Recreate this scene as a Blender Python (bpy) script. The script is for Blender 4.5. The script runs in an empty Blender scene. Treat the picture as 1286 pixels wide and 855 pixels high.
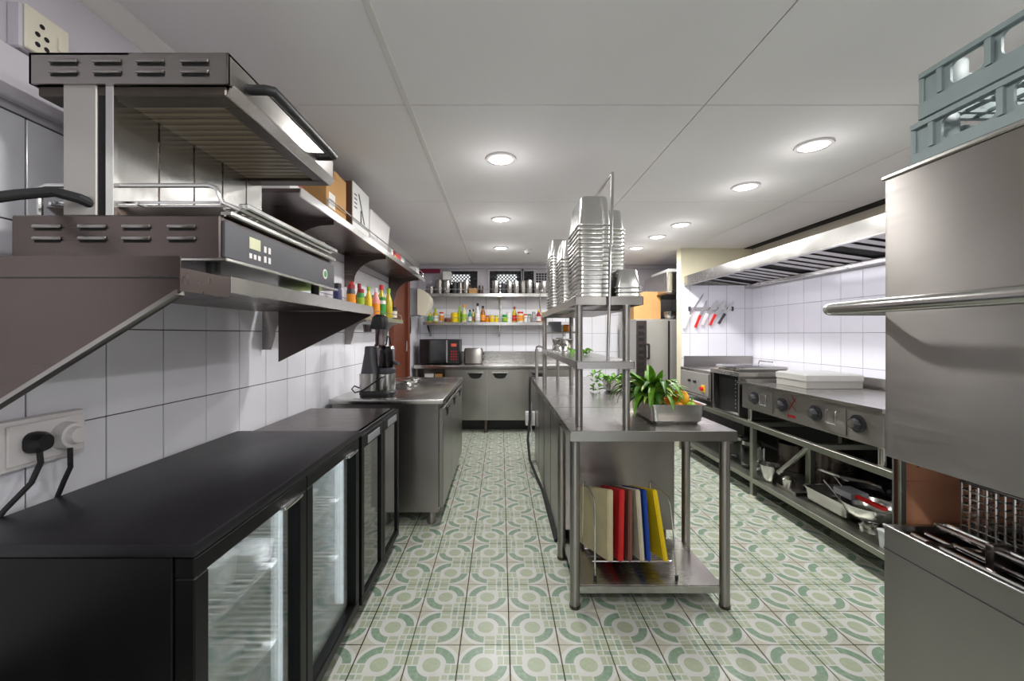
import bpy, bmesh, math, random
from mathutils import Vector, Matrix
R = random.Random(7)
S = bpy.context.scene
COL = S.collection

# ------------------------------------------------------------------ camera, world, exposure
F = 512.0; VX, VY = 629.0, 420.0; EYE = 1.30
cam = bpy.data.cameras.new('camera'); camo = bpy.data.objects.new('camera', cam); COL.objects.link(camo)
cam.sensor_width = 36.0; cam.lens = 36.0 * F / 1286.0
cam.shift_x = (643.0 - VX) / 1286.0; cam.shift_y = -(427.5 - VY) / 1286.0
cam.clip_start = 0.02
camo.location = (0, 0, EYE); camo.rotation_euler = (math.pi / 2, 0, 0)
S.camera = camo
w = bpy.data.worlds.new('world'); S.world = w; w.use_nodes = True
w.node_tree.nodes['Background'].inputs[0].default_value = (0.93, 0.96, 1.0, 1)
w.node_tree.nodes['Background'].inputs[1].default_value = 0.15
S.view_settings.view_transform = 'Standard'; S.view_settings.look = 'None'
S.view_settings.exposure = -0.04; S.view_settings.gamma = 1.0; S.view_settings.use_curve_mapping = False
LAMP_W = 13.5          # watts of one ceiling downlight

# room (metres): camera looks along +Y
XL, XR, YB, YF, ZC = -1.19, 2.89, 5.85, -1.2, 2.29
YP, XP = 4.68, 2.075     # partition wall at the end of the cooking line

# ------------------------------------------------------------------ node helpers
class V:
    def __init__(s, nt, k): s.nt, s.k = nt, k
    def op(s, o, *a):
        n = s.nt.nodes.new('ShaderNodeMath'); n.operation = o
        for i, x in enumerate((s,) + a):
            if isinstance(x, V): s.nt.links.new(x.k, n.inputs[i])
            else: n.inputs[i].default_value = x
        return V(s.nt, n.outputs[0])
    def __add__(s, o): return s.op('ADD', o)
    def __sub__(s, o): return s.op('SUBTRACT', o)
    def __mul__(s, o): return s.op('MULTIPLY', o)
    def gt(s, o): return s.op('GREATER_THAN', o)
    def lt(s, o): return s.op('LESS_THAN', o)
    def mx(s, o): return s.op('MAXIMUM', o)
    def abs(s): return s.op('ABSOLUTE')
    def sqrt(s): return s.op('SQRT')
    def inv(s): return V(s.nt, s.nt.nodes.new('ShaderNodeMath').outputs[0]) if 0 else (s * -1.0 + 1.0)

def lin(c):
    return tuple(((x / 255.0) / 12.92 if x / 255.0 <= 0.04045 else ((x / 255.0 + 0.055) / 1.055) ** 2.4) for x in c) + (1.0,)

def newmat(name):
    m = bpy.data.materials.new(name); m.use_nodes = True
    nt = m.node_tree; return m, nt, nt.nodes['Principled BSDF']

def mixc(nt, fac, a, b):
    n = nt.nodes.new('ShaderNodeMix'); n.data_type = 'RGBA'
    for s, x in ((n.inputs[0], fac), (n.inputs[6], a), (n.inputs[7], b)):
        if isinstance(x, V): nt.links.new(x.k, s)
        elif hasattr(x, 'node'): nt.links.new(x, s)
        else: s.default_value = x
    return n.outputs[2]

def noise(nt, scale, stretch=(1, 1, 1), detail=4.0, coord='Object'):
    tc = nt.nodes.new('ShaderNodeTexCoord'); mp = nt.nodes.new('ShaderNodeMapping')
    mp.inputs['Scale'].default_value = stretch
    nz = nt.nodes.new('ShaderNodeTexNoise'); nz.inputs['Scale'].default_value = scale; nz.inputs['Detail'].default_value = detail
    nt.links.new(tc.outputs[coord], mp.inputs[0]); nt.links.new(mp.outputs[0], nz.inputs['Vector'])
    return V(nt, nz.outputs[0])

MATS = {}
def plain(name, rgb, rough=0.5, metal=0.0, var=0.08, scale=9.0, stretch=(1, 1, 1), bump=0.0, spec=0.5, coat=0.0):
    """A colour with a little mottling, a rough variation and optional fine relief."""
    m, nt, b = newmat(name); c = lin(rgb)
    nz = noise(nt, scale, stretch)
    d = tuple(max(0, x * (1 - 2.2 * var)) for x in c[:3]) + (1,); l = tuple(min(1, x * (1 + 1.6 * var)) for x in c[:3]) + (1,)
    nt.links.new(mixc(nt, nz, d, l), b.inputs['Base Color'])
    r = nz * 0.16 + (rough - 0.08); nt.links.new(r.k, b.inputs['Roughness'])
    b.inputs['Metallic'].default_value = metal; b.inputs['Specular IOR Level'].default_value = spec
    b.inputs['Coat Weight'].default_value = coat
    if bump:
        bp = nt.nodes.new('ShaderNodeBump'); bp.inputs['Strength'].default_value = bump; bp.inputs['Distance'].default_value = 0.002
        nz2 = noise(nt, scale * 6, stretch); nt.links.new(nz2.k, bp.inputs['Height']); nt.links.new(bp.outputs[0], b.inputs['Normal'])
    MATS[name] = m; return m

def steel(name, rgb, rough, stretch, bump=0.05, aniso=0.0):
    m, nt, b = newmat(name); c = lin(rgb)
    smudge = noise(nt, 3.5); grain = noise(nt, 60, stretch, 2.0)
    nt.links.new(mixc(nt, smudge, tuple(x * 0.82 for x in c[:3]) + (1,), tuple(min(1, x * 1.12) for x in c[:3]) + (1,)), b.inputs['Base Color'])
    r = smudge * 0.18 + grain * 0.10 + (rough - 0.14); nt.links.new(r.k, b.inputs['Roughness'])
    b.inputs['Metallic'].default_value = 1.0
    if aniso:                                   # brushed grain: highlights drawn out vertically
        b.inputs['Anisotropic'].default_value = aniso; b.inputs['Anisotropic Rotation'].default_value = 0.25
        tg = nt.nodes.new('ShaderNodeTangent'); tg.direction_type = 'RADIAL'; tg.axis = 'Z'; nt.links.new(tg.outputs[0], b.inputs['Tangent'])
    bp = nt.nodes.new('ShaderNodeBump'); bp.inputs['Strength'].default_value = bump; bp.inputs['Distance'].default_value = 0.001
    nt.links.new(grain.k, bp.inputs['Height']); nt.links.new(bp.outputs[0], b.inputs['Normal'])
    MATS[name] = m; return m

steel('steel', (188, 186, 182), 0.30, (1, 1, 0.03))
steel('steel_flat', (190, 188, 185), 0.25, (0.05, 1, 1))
steel('steel_worn', (166, 162, 158), 0.34, (0.05, 0.05, 1), 0.04, 0.85)
steel('steel_door', (146, 144, 138), 0.34, (1, 1, 0.05), 0.04, 0.6)
steel('steel_bright', (212, 211, 208), 0.20, (1, 1, 1), 0.0)
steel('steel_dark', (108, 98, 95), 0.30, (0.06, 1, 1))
steel('steel_green', (160, 161, 150), 0.42, (1, 0.05, 1))
plain('copper_tone', (222, 160, 124), 0.34, 0.25, 0.2, 5)  # mottled copper colour, slightly metallic
plain('ceramic_glass', (96, 84, 68), 0.38, 0, 0.12, 8)
plain('ceramic_rib', (124, 112, 90), 0.45, 0, 0.1, 8)
plain('burnt_steel', (74, 66, 60), 0.4, 0.5, 0.25, 12)
plain('aluminium', (198, 197, 194), 0.36, 0.45, 0.06, 6)
plain('oven_grey', (176, 173, 168), 0.36, 0.5, 0.05, 4)
plain('liner_grey', (176, 178, 182), 0.5, 0, 0.03)
steel('chrome', (225, 225, 225), 0.16, (1, 1, 1), 0.0)
plain('black_lacquer', (11, 11, 13), 0.40, 0, 0.15, 14, bump=0.03, spec=0.22)
plain('black_top', (22, 20, 25), 0.42, 0, 0.2, 5, bump=0.06, spec=0.35)
plain('black_plastic', (24, 24, 26), 0.42, 0, 0.1)
plain('charcoal', (62, 62, 68), 0.45, 0, 0.08)
plain('dark_void', (14, 14, 14), 0.8, 0, 0.1)
plain('rubber', (28, 28, 30), 0.65, 0, 0.1)
plain('wall_tile', (236, 236, 243), 0.16, 0, 0.03, 3, spec=0.5)
plain('wall_tile_cook', (232, 231, 240), 0.18, 0, 0.03, 3, spec=0.5)
plain('grout', (70, 62, 60), 0.9, 0, 0.15, 30)
plain('grout_light', (150, 146, 150), 0.9, 0, 0.15, 30)
plain('floor_grout', (78, 62, 52), 0.95, 0, 0.25, 30)
plain('ceiling_paint', (236, 234, 236), 0.75, 0, 0.03, 2, bump=0.02)
plain('ceiling_strip', (222, 220, 218), 0.6, 0, 0.04, 4)
plain('wall_paint', (200, 196, 204), 0.6, 0, 0.04, 3, bump=0.03)
plain('cream_paint', (222, 216, 190), 0.6, 0, 0.06, 3, bump=0.03)
plain('shaded_paint', (168, 160, 146), 0.6, 0, 0.06, 3, bump=0.03)  # plaster above the hood, its shade put into the colour
plain('maroon_paint', (130, 28, 62), 0.6, 0, 0.1)
plain('white_plastic', (226, 222, 222), 0.35, 0, 0.03)
plain('cream_plastic', (222, 216, 198), 0.35, 0, 0.03)
plain('crate_plastic', (132, 146, 146), 0.5, 0, 0.08, 12, bump=0.05)
plain('wood_door', (112, 56, 34), 0.45, 0, 0.3, 6, (8, 8, 0.6), bump=0.1)
plain('cardboard', (196, 150, 96), 0.85, 0, 0.08, 10, bump=0.08)
plain('cardboard_dark', (120, 84, 66), 0.85, 0, 0.12, 10, bump=0.08)
plain('paper_white', (228, 228, 226), 0.6, 0, 0.03)
plain('red', (206, 30, 26), 0.4); plain('red_deep', (150, 18, 22), 0.4); plain('yellow', (236, 202, 20), 0.45)
plain('orange', (238, 150, 24), 0.5); plain('blue', (24, 70, 170), 0.45); plain('green', (44, 150, 62), 0.45)
plain('lime', (150, 190, 40), 0.45); plain('brown', (120, 68, 56), 0.55); plain('navy', (40, 42, 92), 0.5)
plain('board_red', (200, 32, 30), 0.6, 0, 0.06, 20); plain('board_yellow', (238, 204, 16), 0.6, 0, 0.06, 20)
plain('board_blue', (20, 66, 160), 0.6, 0, 0.06, 20); plain('board_brown', (128, 78, 66), 0.6, 0, 0.08, 20)
plain('board_cream', (196, 184, 146), 0.65, 0, 0.12, 12); plain('board_white', (200, 192, 168), 0.65, 0, 0.1, 12)
plain('leaf_green', (104, 156, 44), 0.42, 0, 0.3, 30, spec=0.4)
plain('leaf_dark', (62, 112, 34), 0.42, 0, 0.3, 30, spec=0.4)
plain('leaf_pale', (176, 200, 96), 0.42, 0, 0.25, 30, spec=0.4)
plain('herb_green', (116, 186, 40), 0.5, 0, 0.3, 40)
plain('pepper_yellow', (250, 180, 12), 0.3, 0, 0.08); plain('pink', (236, 150, 140), 0.4)
plain('oil', (196, 178, 40), 0.2, 0, 0.1, coat=0.5); plain('amber', (150, 84, 18), 0.2, 0, 0.15, coat=0.5)
plain('clear_plastic', (196, 200, 200), 0.2, 0, 0.05, coat=0.4); plain('teal', (40, 130, 130), 0.4)
plain('mesh_grey', (150, 152, 158), 0.5, 0.3, 0.05)
plain('lcd', (206, 206, 170), 0.4)
plain('smoke_glass', (24, 25, 28), 0.08, 0, 0.05, coat=0.6)

def glass(name, rgb, rough=0.02):
    m, nt, b = newmat(name); b.inputs['Base Color'].default_value = lin(rgb); b.inputs['Roughness'].default_value = rough
    b.inputs['Transmission Weight'].default_value = 1.0; b.inputs['IOR'].default_value = 1.45
    nz = noise(nt, 6); nt.links.new((nz * 0.04 + rough).k, b.inputs['Roughness']); MATS[name] = m
glass('jar_glass', (228, 232, 230)); glass('juicer_glass', (120, 110, 112), 0.05)

def pane(name, tint, refl):      # thin window pane: sees through, mirrors a little
    m, nt, b = newmat(name); nt.nodes.remove(b); out = nt.nodes['Material Output']
    tr = nt.nodes.new('ShaderNodeBsdfTransparent'); tr.inputs[0].default_value = tint
    gl = nt.nodes.new('ShaderNodeBsdfGlossy'); gl.inputs['Roughness'].default_value = 0.03; gl.inputs[0].default_value = (1, 1, 1, 1)
    fr = nt.nodes.new('ShaderNodeFresnel'); fr.inputs[0].default_value = 1.4
    f = V(nt, fr.outputs[0]) * 0.8 + refl; nz = noise(nt, 5); f = f + nz * 0.02
    mx = nt.nodes.new('ShaderNodeMixShader'); nt.links.new(f.k, mx.inputs[0]); nt.links.new(tr.outputs[0], mx.inputs[1]); nt.links.new(gl.outputs[0], mx.inputs[2])
    nt.links.new(mx.outputs[0], out.inputs[0]); MATS[name] = m
pane('cooler_pane', (0.88, 0.91, 0.90, 1), 0.01); pane('dark_pane', (0.10, 0.10, 0.10, 1), 0.10)
pane('grill_pane', (0.5, 0.42, 0.3, 1), 0.05)

def glow(name, rgb, strength, base=0.9):
    m, nt, b = newmat(name); b.inputs['Base Color'].default_value = (base, base, base, 1)
    b.inputs['Emission Color'].default_value = rgb + (1,); b.inputs['Emission Strength'].default_value = strength
    MATS[name] = m
glow('lamp_glow', (1.0, 0.98, 0.94), 9.0); glow('cooler_led', (0.86, 0.92, 1.0), 3.0); glow('daylight', (0.95, 0.97, 1.0), 0.9)
glow('led_red', (1.0, 0.10, 0.04), 0.5, 0.03); glow('hood_lamp_glow', (0.9, 0.9, 1.0), 3.0)

def floor_tile_mat():
    m, nt, b = newmat('floor_tile')
    uv = nt.nodes.new('ShaderNodeUVMap'); sp = nt.nodes.new('ShaderNodeSeparateXYZ'); nt.links.new(uv.outputs[0], sp.inputs[0])
    p = V(nt, sp.outputs[0]) - 0.5; q = V(nt, sp.outputs[1]) - 0.5
    a, c = p.abs(), q.abs(); r = (p * p + q * q).sqrt()
    arcq = (p * q).gt(0.0); bandq = arcq.inv()
    cream = lin((174, 172, 158)); white = lin((190, 191, 187)); dark = lin((116, 141, 120)); sage = lin((157, 166, 142)); mid = lin((135, 153, 134))
    disc = r.lt(0.175); ring = r.lt(0.245) * disc.inv()
    arc = arcq * r.gt(0.285) * r.lt(0.455) * a.gt(0.03) * c.gt(0.03)
    star = arcq * r.gt(0.535)
    sv = bandq * a.lt(0.20) * a.gt(0.0) * c.gt(0.27) * r.gt(0.25) * (c - 0.385).abs().gt(0.012)
    sh = bandq * c.lt(0.20) * a.gt(0.27) * (a - 0.385).abs().gt(0.012)
    cell = bandq * a.gt(0.24) * c.gt(0.24) * (a - 0.36).abs().gt(0.014) * (c - 0.36).abs().gt(0.014)
    n1 = noise(nt, 55, detail=3.0); n2 = noise(nt, 4.0)
    col = mixc(nt, arc, white, dark)
    col = mixc(nt, star, col, cream); col = mixc(nt, sv.mx(sh), col, sage); col = mixc(nt, cell, col, sage); col = mixc(nt, cell * (((a - 0.36) * (c - 0.36)).lt(0.0)), col, mid)
    col = mixc(nt, disc, col, sage); col = mixc(nt, ring, col, white)
    col = mixc(nt, (n1 - 0.45).mx(0.0) * 1.1, col, lin((184, 188, 172)))        # the printed glaze is slightly blotchy
    col = mixc(nt, (n2 - 0.56).mx(0.0) * 1.6, col, lin((150, 146, 120)))        # foot wear
    nt.links.new(col, b.inputs['Base Color']); nt.links.new((n2 * 0.25 + 0.22).k, b.inputs['Roughness'])
    MATS['floor_tile'] = m
floor_tile_mat()

def louvre_glow(): pass

# ------------------------------------------------------------------ mesh helpers
class MB:
    def __init__(s): s.bm = bmesh.new()
    def box(s, x0, x1, y0, y1, z0, z1, b=0.0, seg=1, M=None):
        mt = Matrix.Translation(((x0 + x1) / 2, (y0 + y1) / 2, (z0 + z1) / 2)) @ Matrix.Diagonal((abs(x1 - x0), abs(y1 - y0), abs(z1 - z0), 1))
        r = bmesh.ops.create_cube(s.bm, size=1, matrix=(M @ mt) if M else mt)
        if b:
            es = list({e for v in r['verts'] for e in v.link_edges})
            bmesh.ops.bevel(s.bm, geom=es, offset=b, segments=seg, affect='EDGES', profile=0.5)
        return s
    def cyl(s, p0, p1, r, r2=None, n=14, caps=True):
        p0, p1 = Vector(p0), Vector(p1); d = p1 - p0
        mt = Matrix.Translation((p0 + p1) / 2) @ d.to_track_quat('Z', 'Y').to_matrix().to_4x4()
        bmesh.ops.create_cone(s.bm, cap_ends=caps, segments=n, radius1=r, radius2=r if r2 is None else r2, depth=d.length, matrix=mt); return s
    def ball(s, c, r, sx=1, sy=1, sz=1, n=12):
        bmesh.ops.create_uvsphere(s.bm, u_segments=n, v_segments=max(6, n * 2 // 3), radius=r, matrix=Matrix.Translation(c) @ Matrix.Diagonal((sx, sy, sz, 1))); return s
    def rings(s, rings, c0=True, c1=True, closed=False):
        vs = [[s.bm.verts.new(p) for p in rg] for rg in rings]
        k = len(vs[0]); seq = list(zip(vs, vs[1:])) + ([(vs[-1], vs[0])] if closed else [])
        for A, B in seq:
            for i in range(k):
                try: s.bm.faces.new((A[i], A[(i + 1) % k], B[(i + 1) % k], B[i]))
                except ValueError: pass
        if not closed:
            if c0: s.bm.faces.new(vs[0][::-1])
            if c1: s.bm.faces.new(vs[-1])
        return s
    def tube(s, pts, r, n=8, closed=False):
        P = [Vector(p) for p in pts]; out = []; up = Vector((0.13, 0.29, 0.95)).normalized()
        m = len(P); prev = None
        for i in range(m):
            t = ((P[(i + 1) % m] if closed or i < m - 1 else P[i]) - (P[i - 1] if closed or i else P[i])).normalized()
            u = (prev if prev else up); u = (u - t * u.dot(t))
            if u.length < 1e-4: u = t.orthogonal()
            u.normalize(); prev = u; v = t.cross(u)
            out.append([P[i] + (u * math.cos(2 * math.pi * j / n) + v * math.sin(2 * math.pi * j / n)) * r for j in range(n)])
        return s.rings(out, closed=closed)
    def lathe(s, prof, c=(0, 0, 0), n=18, c0=True, c1=True):
        return s.rings([[(c[0] + r * math.cos(2 * math.pi * j / n), c[1] + r * math.sin(2 * math.pi * j / n), c[2] + z) for j in range(n)] for r, z in prof], c0, c1)
    def rr(s, secs, c=(0, 0, 0), n=4, c0=True, c1=True, closed=False):     # rounded-rectangle sections (w, d, radius, z)
        return s.rings([[(c[0] + x, c[1] + y, c[2] + z) for x, y in rrect(w_, d_, r_, n)] for w_, d_, r_, z in secs], c0, c1, closed)
    def prism(s, pts, ext):
        e = Vector(ext); A = [Vector(p) for p in pts]
        return s.rings([A, [p + e for p in A]])
    def quad(s, a, b, c, d): s.bm.faces.new([s.bm.verts.new(p) for p in (a, b, c, d)]); return s
    def plate_hole(s, fn, u0, u1, v0, v1, h, rad, t, n=4):
        """A rectangular plate with one rounded hole; fn(u, v, w) maps to space; h = (u0,u1,v0,v1) of the hole."""
        cu, cv = (h[0] + h[1]) / 2, (h[2] + h[3]) / 2
        inn = [(cu + x, cv + y) for x, y in rrect(h[1] - h[0], h[3] - h[2], rad, n)]
        out = []
        for i, (x, y) in enumerate(inn):
            q = i // (n + 1); j = i % (n + 1); f = j / n
            cor = [(u1, v1), (u0, v1), (u0, v0), (u1, v0)][q]
            out.append(cor if 0 < f < 1 else ((cor[0], y) if (f == 0) == (q % 2 == 0) else (x, cor[1])))
        return s.rings([[fn(a, b, 0) for a, b in out], [fn(a, b, 0) for a, b in inn], [fn(a, b, t) for a, b in inn], [fn(a, b, t) for a, b in out]], closed=True)
    def uv_top(s): pass
    def mesh(s, name, org=(0, 0, 0), ang=0.6):
        bmesh.ops.remove_doubles(s.bm, verts=s.bm.verts, dist=1e-6)
        bmesh.ops.recalc_face_normals(s.bm, faces=s.bm.faces)
        me = bpy.data.meshes.new(name); bmesh.ops.translate(s.bm, verts=s.bm.verts, vec=-Vector(org)); s.bm.to_mesh(me); s.bm.free()
        me.polygons.foreach_set('use_smooth', [True] * len(me.polygons)); me.set_sharp_from_angle(angle=ang); return me
    def build(s, name, mat, parent=None, label=None, cat=None, group=None, kind=None, ang=0.6):
        if parent is None:
            co = [v.co for v in s.bm.verts]
            org = Vector(((min(c.x for c in co) + max(c.x for c in co)) / 2, (min(c.y for c in co) + max(c.y for c in co)) / 2, min(c.z for c in co)))
        else: org = wloc(parent)
        o = bpy.data.objects.new(name, s.mesh(name, org, ang)); COL.objects.link(o)
        if parent is None: o.location = org
        else: o.parent = parent
        o.data.materials.append(MATS[mat]); tag(o, label, cat, group, kind); return o

def rrect(w_, d_, r_, n=4):
    pts = []; hx, hy = w_ / 2 - r_, d_ / 2 - r_
    for q, (sx, sy) in enumerate(((1, 1), (-1, 1), (-1, -1), (1, -1))):
        for j in range(n + 1):
            a = math.pi / 2 * (q + j / n); pts.append((sx * hx + r_ * math.cos(a), sy * hy + r_ * math.sin(a)))
    return pts
def wloc(o):
    v = Vector((0, 0, 0))
    while o: v += o.location; o = o.parent
    return v
def tag(o, label=None, cat=None, group=None, kind=None):
    for k, x in (('label', label), ('category', cat), ('group', group), ('kind', kind)):
        if x: o[k] = x
    return o
def thing(name, loc, label, cat, group=None, kind=None):
    o = bpy.data.objects.new(name, None); o.empty_display_size = 0.1; COL.objects.link(o); o.location = loc
    return tag(o, label, cat, group, kind)
def link(name, me, mat, parent, loc=(0, 0, 0), rot=(0, 0, 0)):
    o = bpy.data.objects.new(name, me); COL.objects.link(o); o.parent = parent; o.location = loc; o.rotation_euler = rot
    if not me.materials: me.materials.append(MATS[mat])
    return o
def dup(root, loc, label=None, group=None, rz=None):
    r = root.copy(); COL.objects.link(r); r.location = loc
    if rz is not None: r.rotation_euler = (0, 0, rz)
    if label: r['label'] = label
    if group: r['group'] = group
    for ch in list(root.children):
        c = ch.copy(); COL.objects.link(c); c.parent = r
        for g in ch.children:
            d = g.copy(); COL.objects.link(d); d.parent = c
    return r
def B(x0, x1, y0, y1, z0, z1, b=0.0, seg=1): return MB().box(x0, x1, y0, y1, z0, z1, b, seg)
def area(name, loc, rot, size, power, color, parent=None, shape='RECTANGLE', sy=None, spread=math.pi):
    l = bpy.data.lights.new(name, 'AREA'); l.shape = shape; l.size = size; l.energy = power; l.color = color; l.spread = spread
    if sy: l.size_y = sy
    o = bpy.data.objects.new(name, l); COL.objects.link(o); o.location = loc; o.rotation_euler = rot
    if parent: o.parent = parent; o.location = Vector(loc) - wloc(parent)
    return o

# ------------------------------------------------------------------ the room
def st(mb, name, mat, parent=None, label=None): return mb.build(name, mat, parent, label, None, None, None if parent else 'structure')
def in_view(p, m=60):
    if p[1] < 0.35: return False
    x = VX + F * p[0] / p[1]; y = VY + F * (EYE - p[2]) / p[1]
    return -m < x < 1286 + m and -m < y < 855 + m

# floor: square patterned tiles, mirrored in turn
TS = 0.2065; TX0 = 0.036
floor = st(B(XL - .1, XR + .1, YF, YB + .1, -0.06, -0.006), 'floor', 'floor_grout', None, 'green and cream patterned square floor tiles with brown joints')
def tile_mesh(name, s, h, flip):
    mb = MB(); mb.box(-s / 2, s / 2, -s / 2, s / 2, -h, 0, 0.0015)
    me = mb.mesh(name); me.materials.append(MATS['floor_tile']); uvl = me.uv_layers.new(name='uv')
    for lp in me.loops:
        c = me.vertices[lp.vertex_index].co; u = c.x / s + .5; uvl.data[lp.index].uv = (1 - u if flip else u, c.y / s + .5)
    return me
tmA, tmB = tile_mesh('tile_a', TS - .0042, .006, False), tile_mesh('tile_b', TS - .0042, .006, True)
spots = []
for i in range(-7, 15):
    for j in range(-6, 30):
        x, y = TX0 + (i + .5) * TS, 0.057 + (j + .5) * TS
        if XL < x < XR and y < YB: spots.append((i, j, x, y))
def hid(x, y): return (x < -.64 and y < 4.3) or (x > 2.5 and y < 4.6) or (x > 1.02 and y < 1.0) or (.42 < x < 1.0 and 2.5 < y < 4.3)
seen = sorted([s for s in spots if in_view((s[2], s[3], 0), 30) and not hid(s[2], s[3])], key=lambda s: s[2] ** 2 + s[3] ** 2)[:300]
sk = set((s[0], s[1]) for s in seen)
rest_v, rest_f, rest_uv = [], [], []
for i, j, x, y in spots:
    flip = (i + j + 1) % 2
    if (i, j) in sk: link('floor_tile', tmB if flip else tmA, 'floor_tile', floor, Vector((x, y, R.uniform(-.0006, .0006))) - floor.location)
    else:
        k = len(rest_v); h = (TS - .0042) / 2
        rest_v += [(x - h, y - h, 0), (x + h, y - h, 0), (x + h, y + h, 0), (x - h, y + h, 0)]; rest_f.append((k, k + 1, k + 2, k + 3))
        rest_uv += [(1, 0), (0, 0), (0, 1), (1, 1)] if flip else [(0, 0), (1, 0), (1, 1), (0, 1)]
me = bpy.data.meshes.new('floor_tiles'); me.from_pydata(rest_v, [], rest_f); ul = me.uv_layers.new(name='uv')
for k, q in enumerate(rest_uv): ul.data[k].uv = q
ro = link('floor_tile_field', me, 'floor_tile', floor, -floor.location); ro['kind'] = 'stuff'

# ceiling: square boards with joints and cover strips
ceiling = st(B(XL - .1, XR + .1, YF, YB + .1, ZC + .012, ZC + .08), 'ceiling', 'dark_void', None, 'white painted square board ceiling with thin joints')
PX = [XL, -.40, .88, 2.16, 2.84]; PY = [YF, -.80, .48, 1.76, 3.04, 4.32, 5.60, YB]
for a, b in zip(PX, PX[1:]):
    for c, d in zip(PY, PY[1:]):
        st(B(a + .0025, b - .0025, c + .0025, d - .0025, ZC, ZC + .014), 'ceiling_board', 'ceiling_paint', ceiling)
st(B(-.412, -.388, YF, YB, ZC - .005, ZC + .002, .002), 'cover_strip', 'ceiling_strip', ceiling)

st(B(XL, XR, YF - .1, YF, 0, ZC + .01), 'wall_rear', 'wall_tile', None, 'plain painted wall behind the viewer')

def tiled_wall(name, label, back, rects, tile, grout, place):
    wo = st(back, name, grout, None, label); cache = {}
    for (u0, u1, v0, v1) in rects:
        if u1 - u0 < .02 or v1 - v0 < .02: continue
        k = (round(u1 - u0, 4), round(v1 - v0, 4))
        if k not in cache:
            mb = MB(); mb.box(-k[0] / 2 + .0019, k[0] / 2 - .0019, -.003, .003, -k[1] / 2 + .0017, k[1] / 2 - .0017, .0012)
            cache[k] = mb.mesh('wall_tile'); cache[k].materials.append(MATS[tile])
        p, rz = place((u0 + u1) / 2, (v0 + v1) / 2)
        link('wall_tile', cache[k], tile, wo, Vector(p) - wo.location, (R.uniform(-.003, .003), 0, rz + R.uniform(-.003, .003)))
    return wo
def grid(us, vs, skip=None):
    return [(a, b, c, d) for a, b in zip(us, us[1:]) for c, d in zip(vs, vs[1:]) if not (skip and skip((a + b) / 2, (c + d) / 2))]
def steps(a, b, p, o):
    k = math.ceil((a - o) / p + 1e-6); r = [a]
    while o + k * p < b - 1e-4: r.append(o + k * p); k += 1
    return r + [b]
wl = tiled_wall('wall_left', 'wall of large white glazed tiles with dark joints',
    B(XL - .12, XL, YF, YB, 0, ZC + .01), grid(steps(.19, 4.32, .208, 1.019), [.53, .792, 1.054, 1.316, 1.578, 1.84]), 'wall_tile', 'grout',
    lambda u, v: ((XL + .0005, u, v), math.pi / 2))
st(B(XL, XL + .006, YF, YB, 1.842, ZC - .0), 'upper_plaster', 'wall_paint', wl)
st(B(XL, XL + .006, 5.62, YB, 0, 1.842), 'end_plaster', 'wall_tile', wl)
st(MB().prism([(XL + .006, YF, ZC), (XL + .05, YF, ZC), (XL + .05, YF, ZC - .012), (XL + .02, YF, ZC - .05), (XL + .006, YF, ZC - .055)], (0, YB - YF, 0)), 'trim_1', 'ceiling_strip', None, 'moulded cornice along the top of the white tiled wall')
wr = tiled_wall('wall_right', 'white tiled wall behind the cooking line',
    B(XR, XR + .12, YF, YB, 0, ZC + .01), grid(steps(1.9, YP, .211, 3.884), [.745, 1.03, 1.315, 1.60, 1.885]), 'wall_tile_cook', 'grout_light',
    lambda u, v: ((XR - .0005, u, v), math.pi / 2))
st(B(XR - .006, XR, YF, YP, 1.887, ZC), 'upper_plaster', 'shaded_paint', wr)
wp = tiled_wall('wall_partition', 'short white tiled partition wall carrying the knife rack',
    B(XP, XR, YP, YP + .1, 0, ZC + .01), grid(steps(XP, XR, .21, 2.382), [.46, .745, 1.03, 1.315, 1.60, 1.885]), 'wall_tile_cook', 'grout_light',
    lambda u, v: ((u, YP + .0005, v), 0.0))
st(B(XP - .004, XR, YP - .005, YP, 1.887, ZC), 'upper_plaster', 'cream_paint', wp)
st(B(XP - .012, XP, YP - .006, YP + .106, 0, ZC), 'edge_plaster', 'cream_paint', wp)
WIN = [(-.727, -.335), (-.16, .30), (.32, .47)]
wb = tiled_wall('wall_back', 'white tiled end wall with high lattice windows',
    B(XL, XR, YB, YB + .12, 0, ZC + .01), grid(steps(XL, XR, .19, -.02), [.53, .792, 1.054, 1.316, 1.578, 1.84]), 'wall_tile', 'grout_light',
    lambda u, v: ((u, YB + .0005, v), 0.0))
st(B(XL, XR, YB - .005, YB, 1.842, ZC), 'upper_plaster', 'wall_paint', wb)
st(B(XL, XR, YB - .06, YB - .005, 2.235, ZC, .006), 'trim_2', 'wall_paint', None, 'plain painted beam along the top of the end wall')
st(B(XL + .02, -.86, YB - .066, YB - .061, 2.17, 2.232), 'maroon_band', 'maroon_paint', wb)
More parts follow.
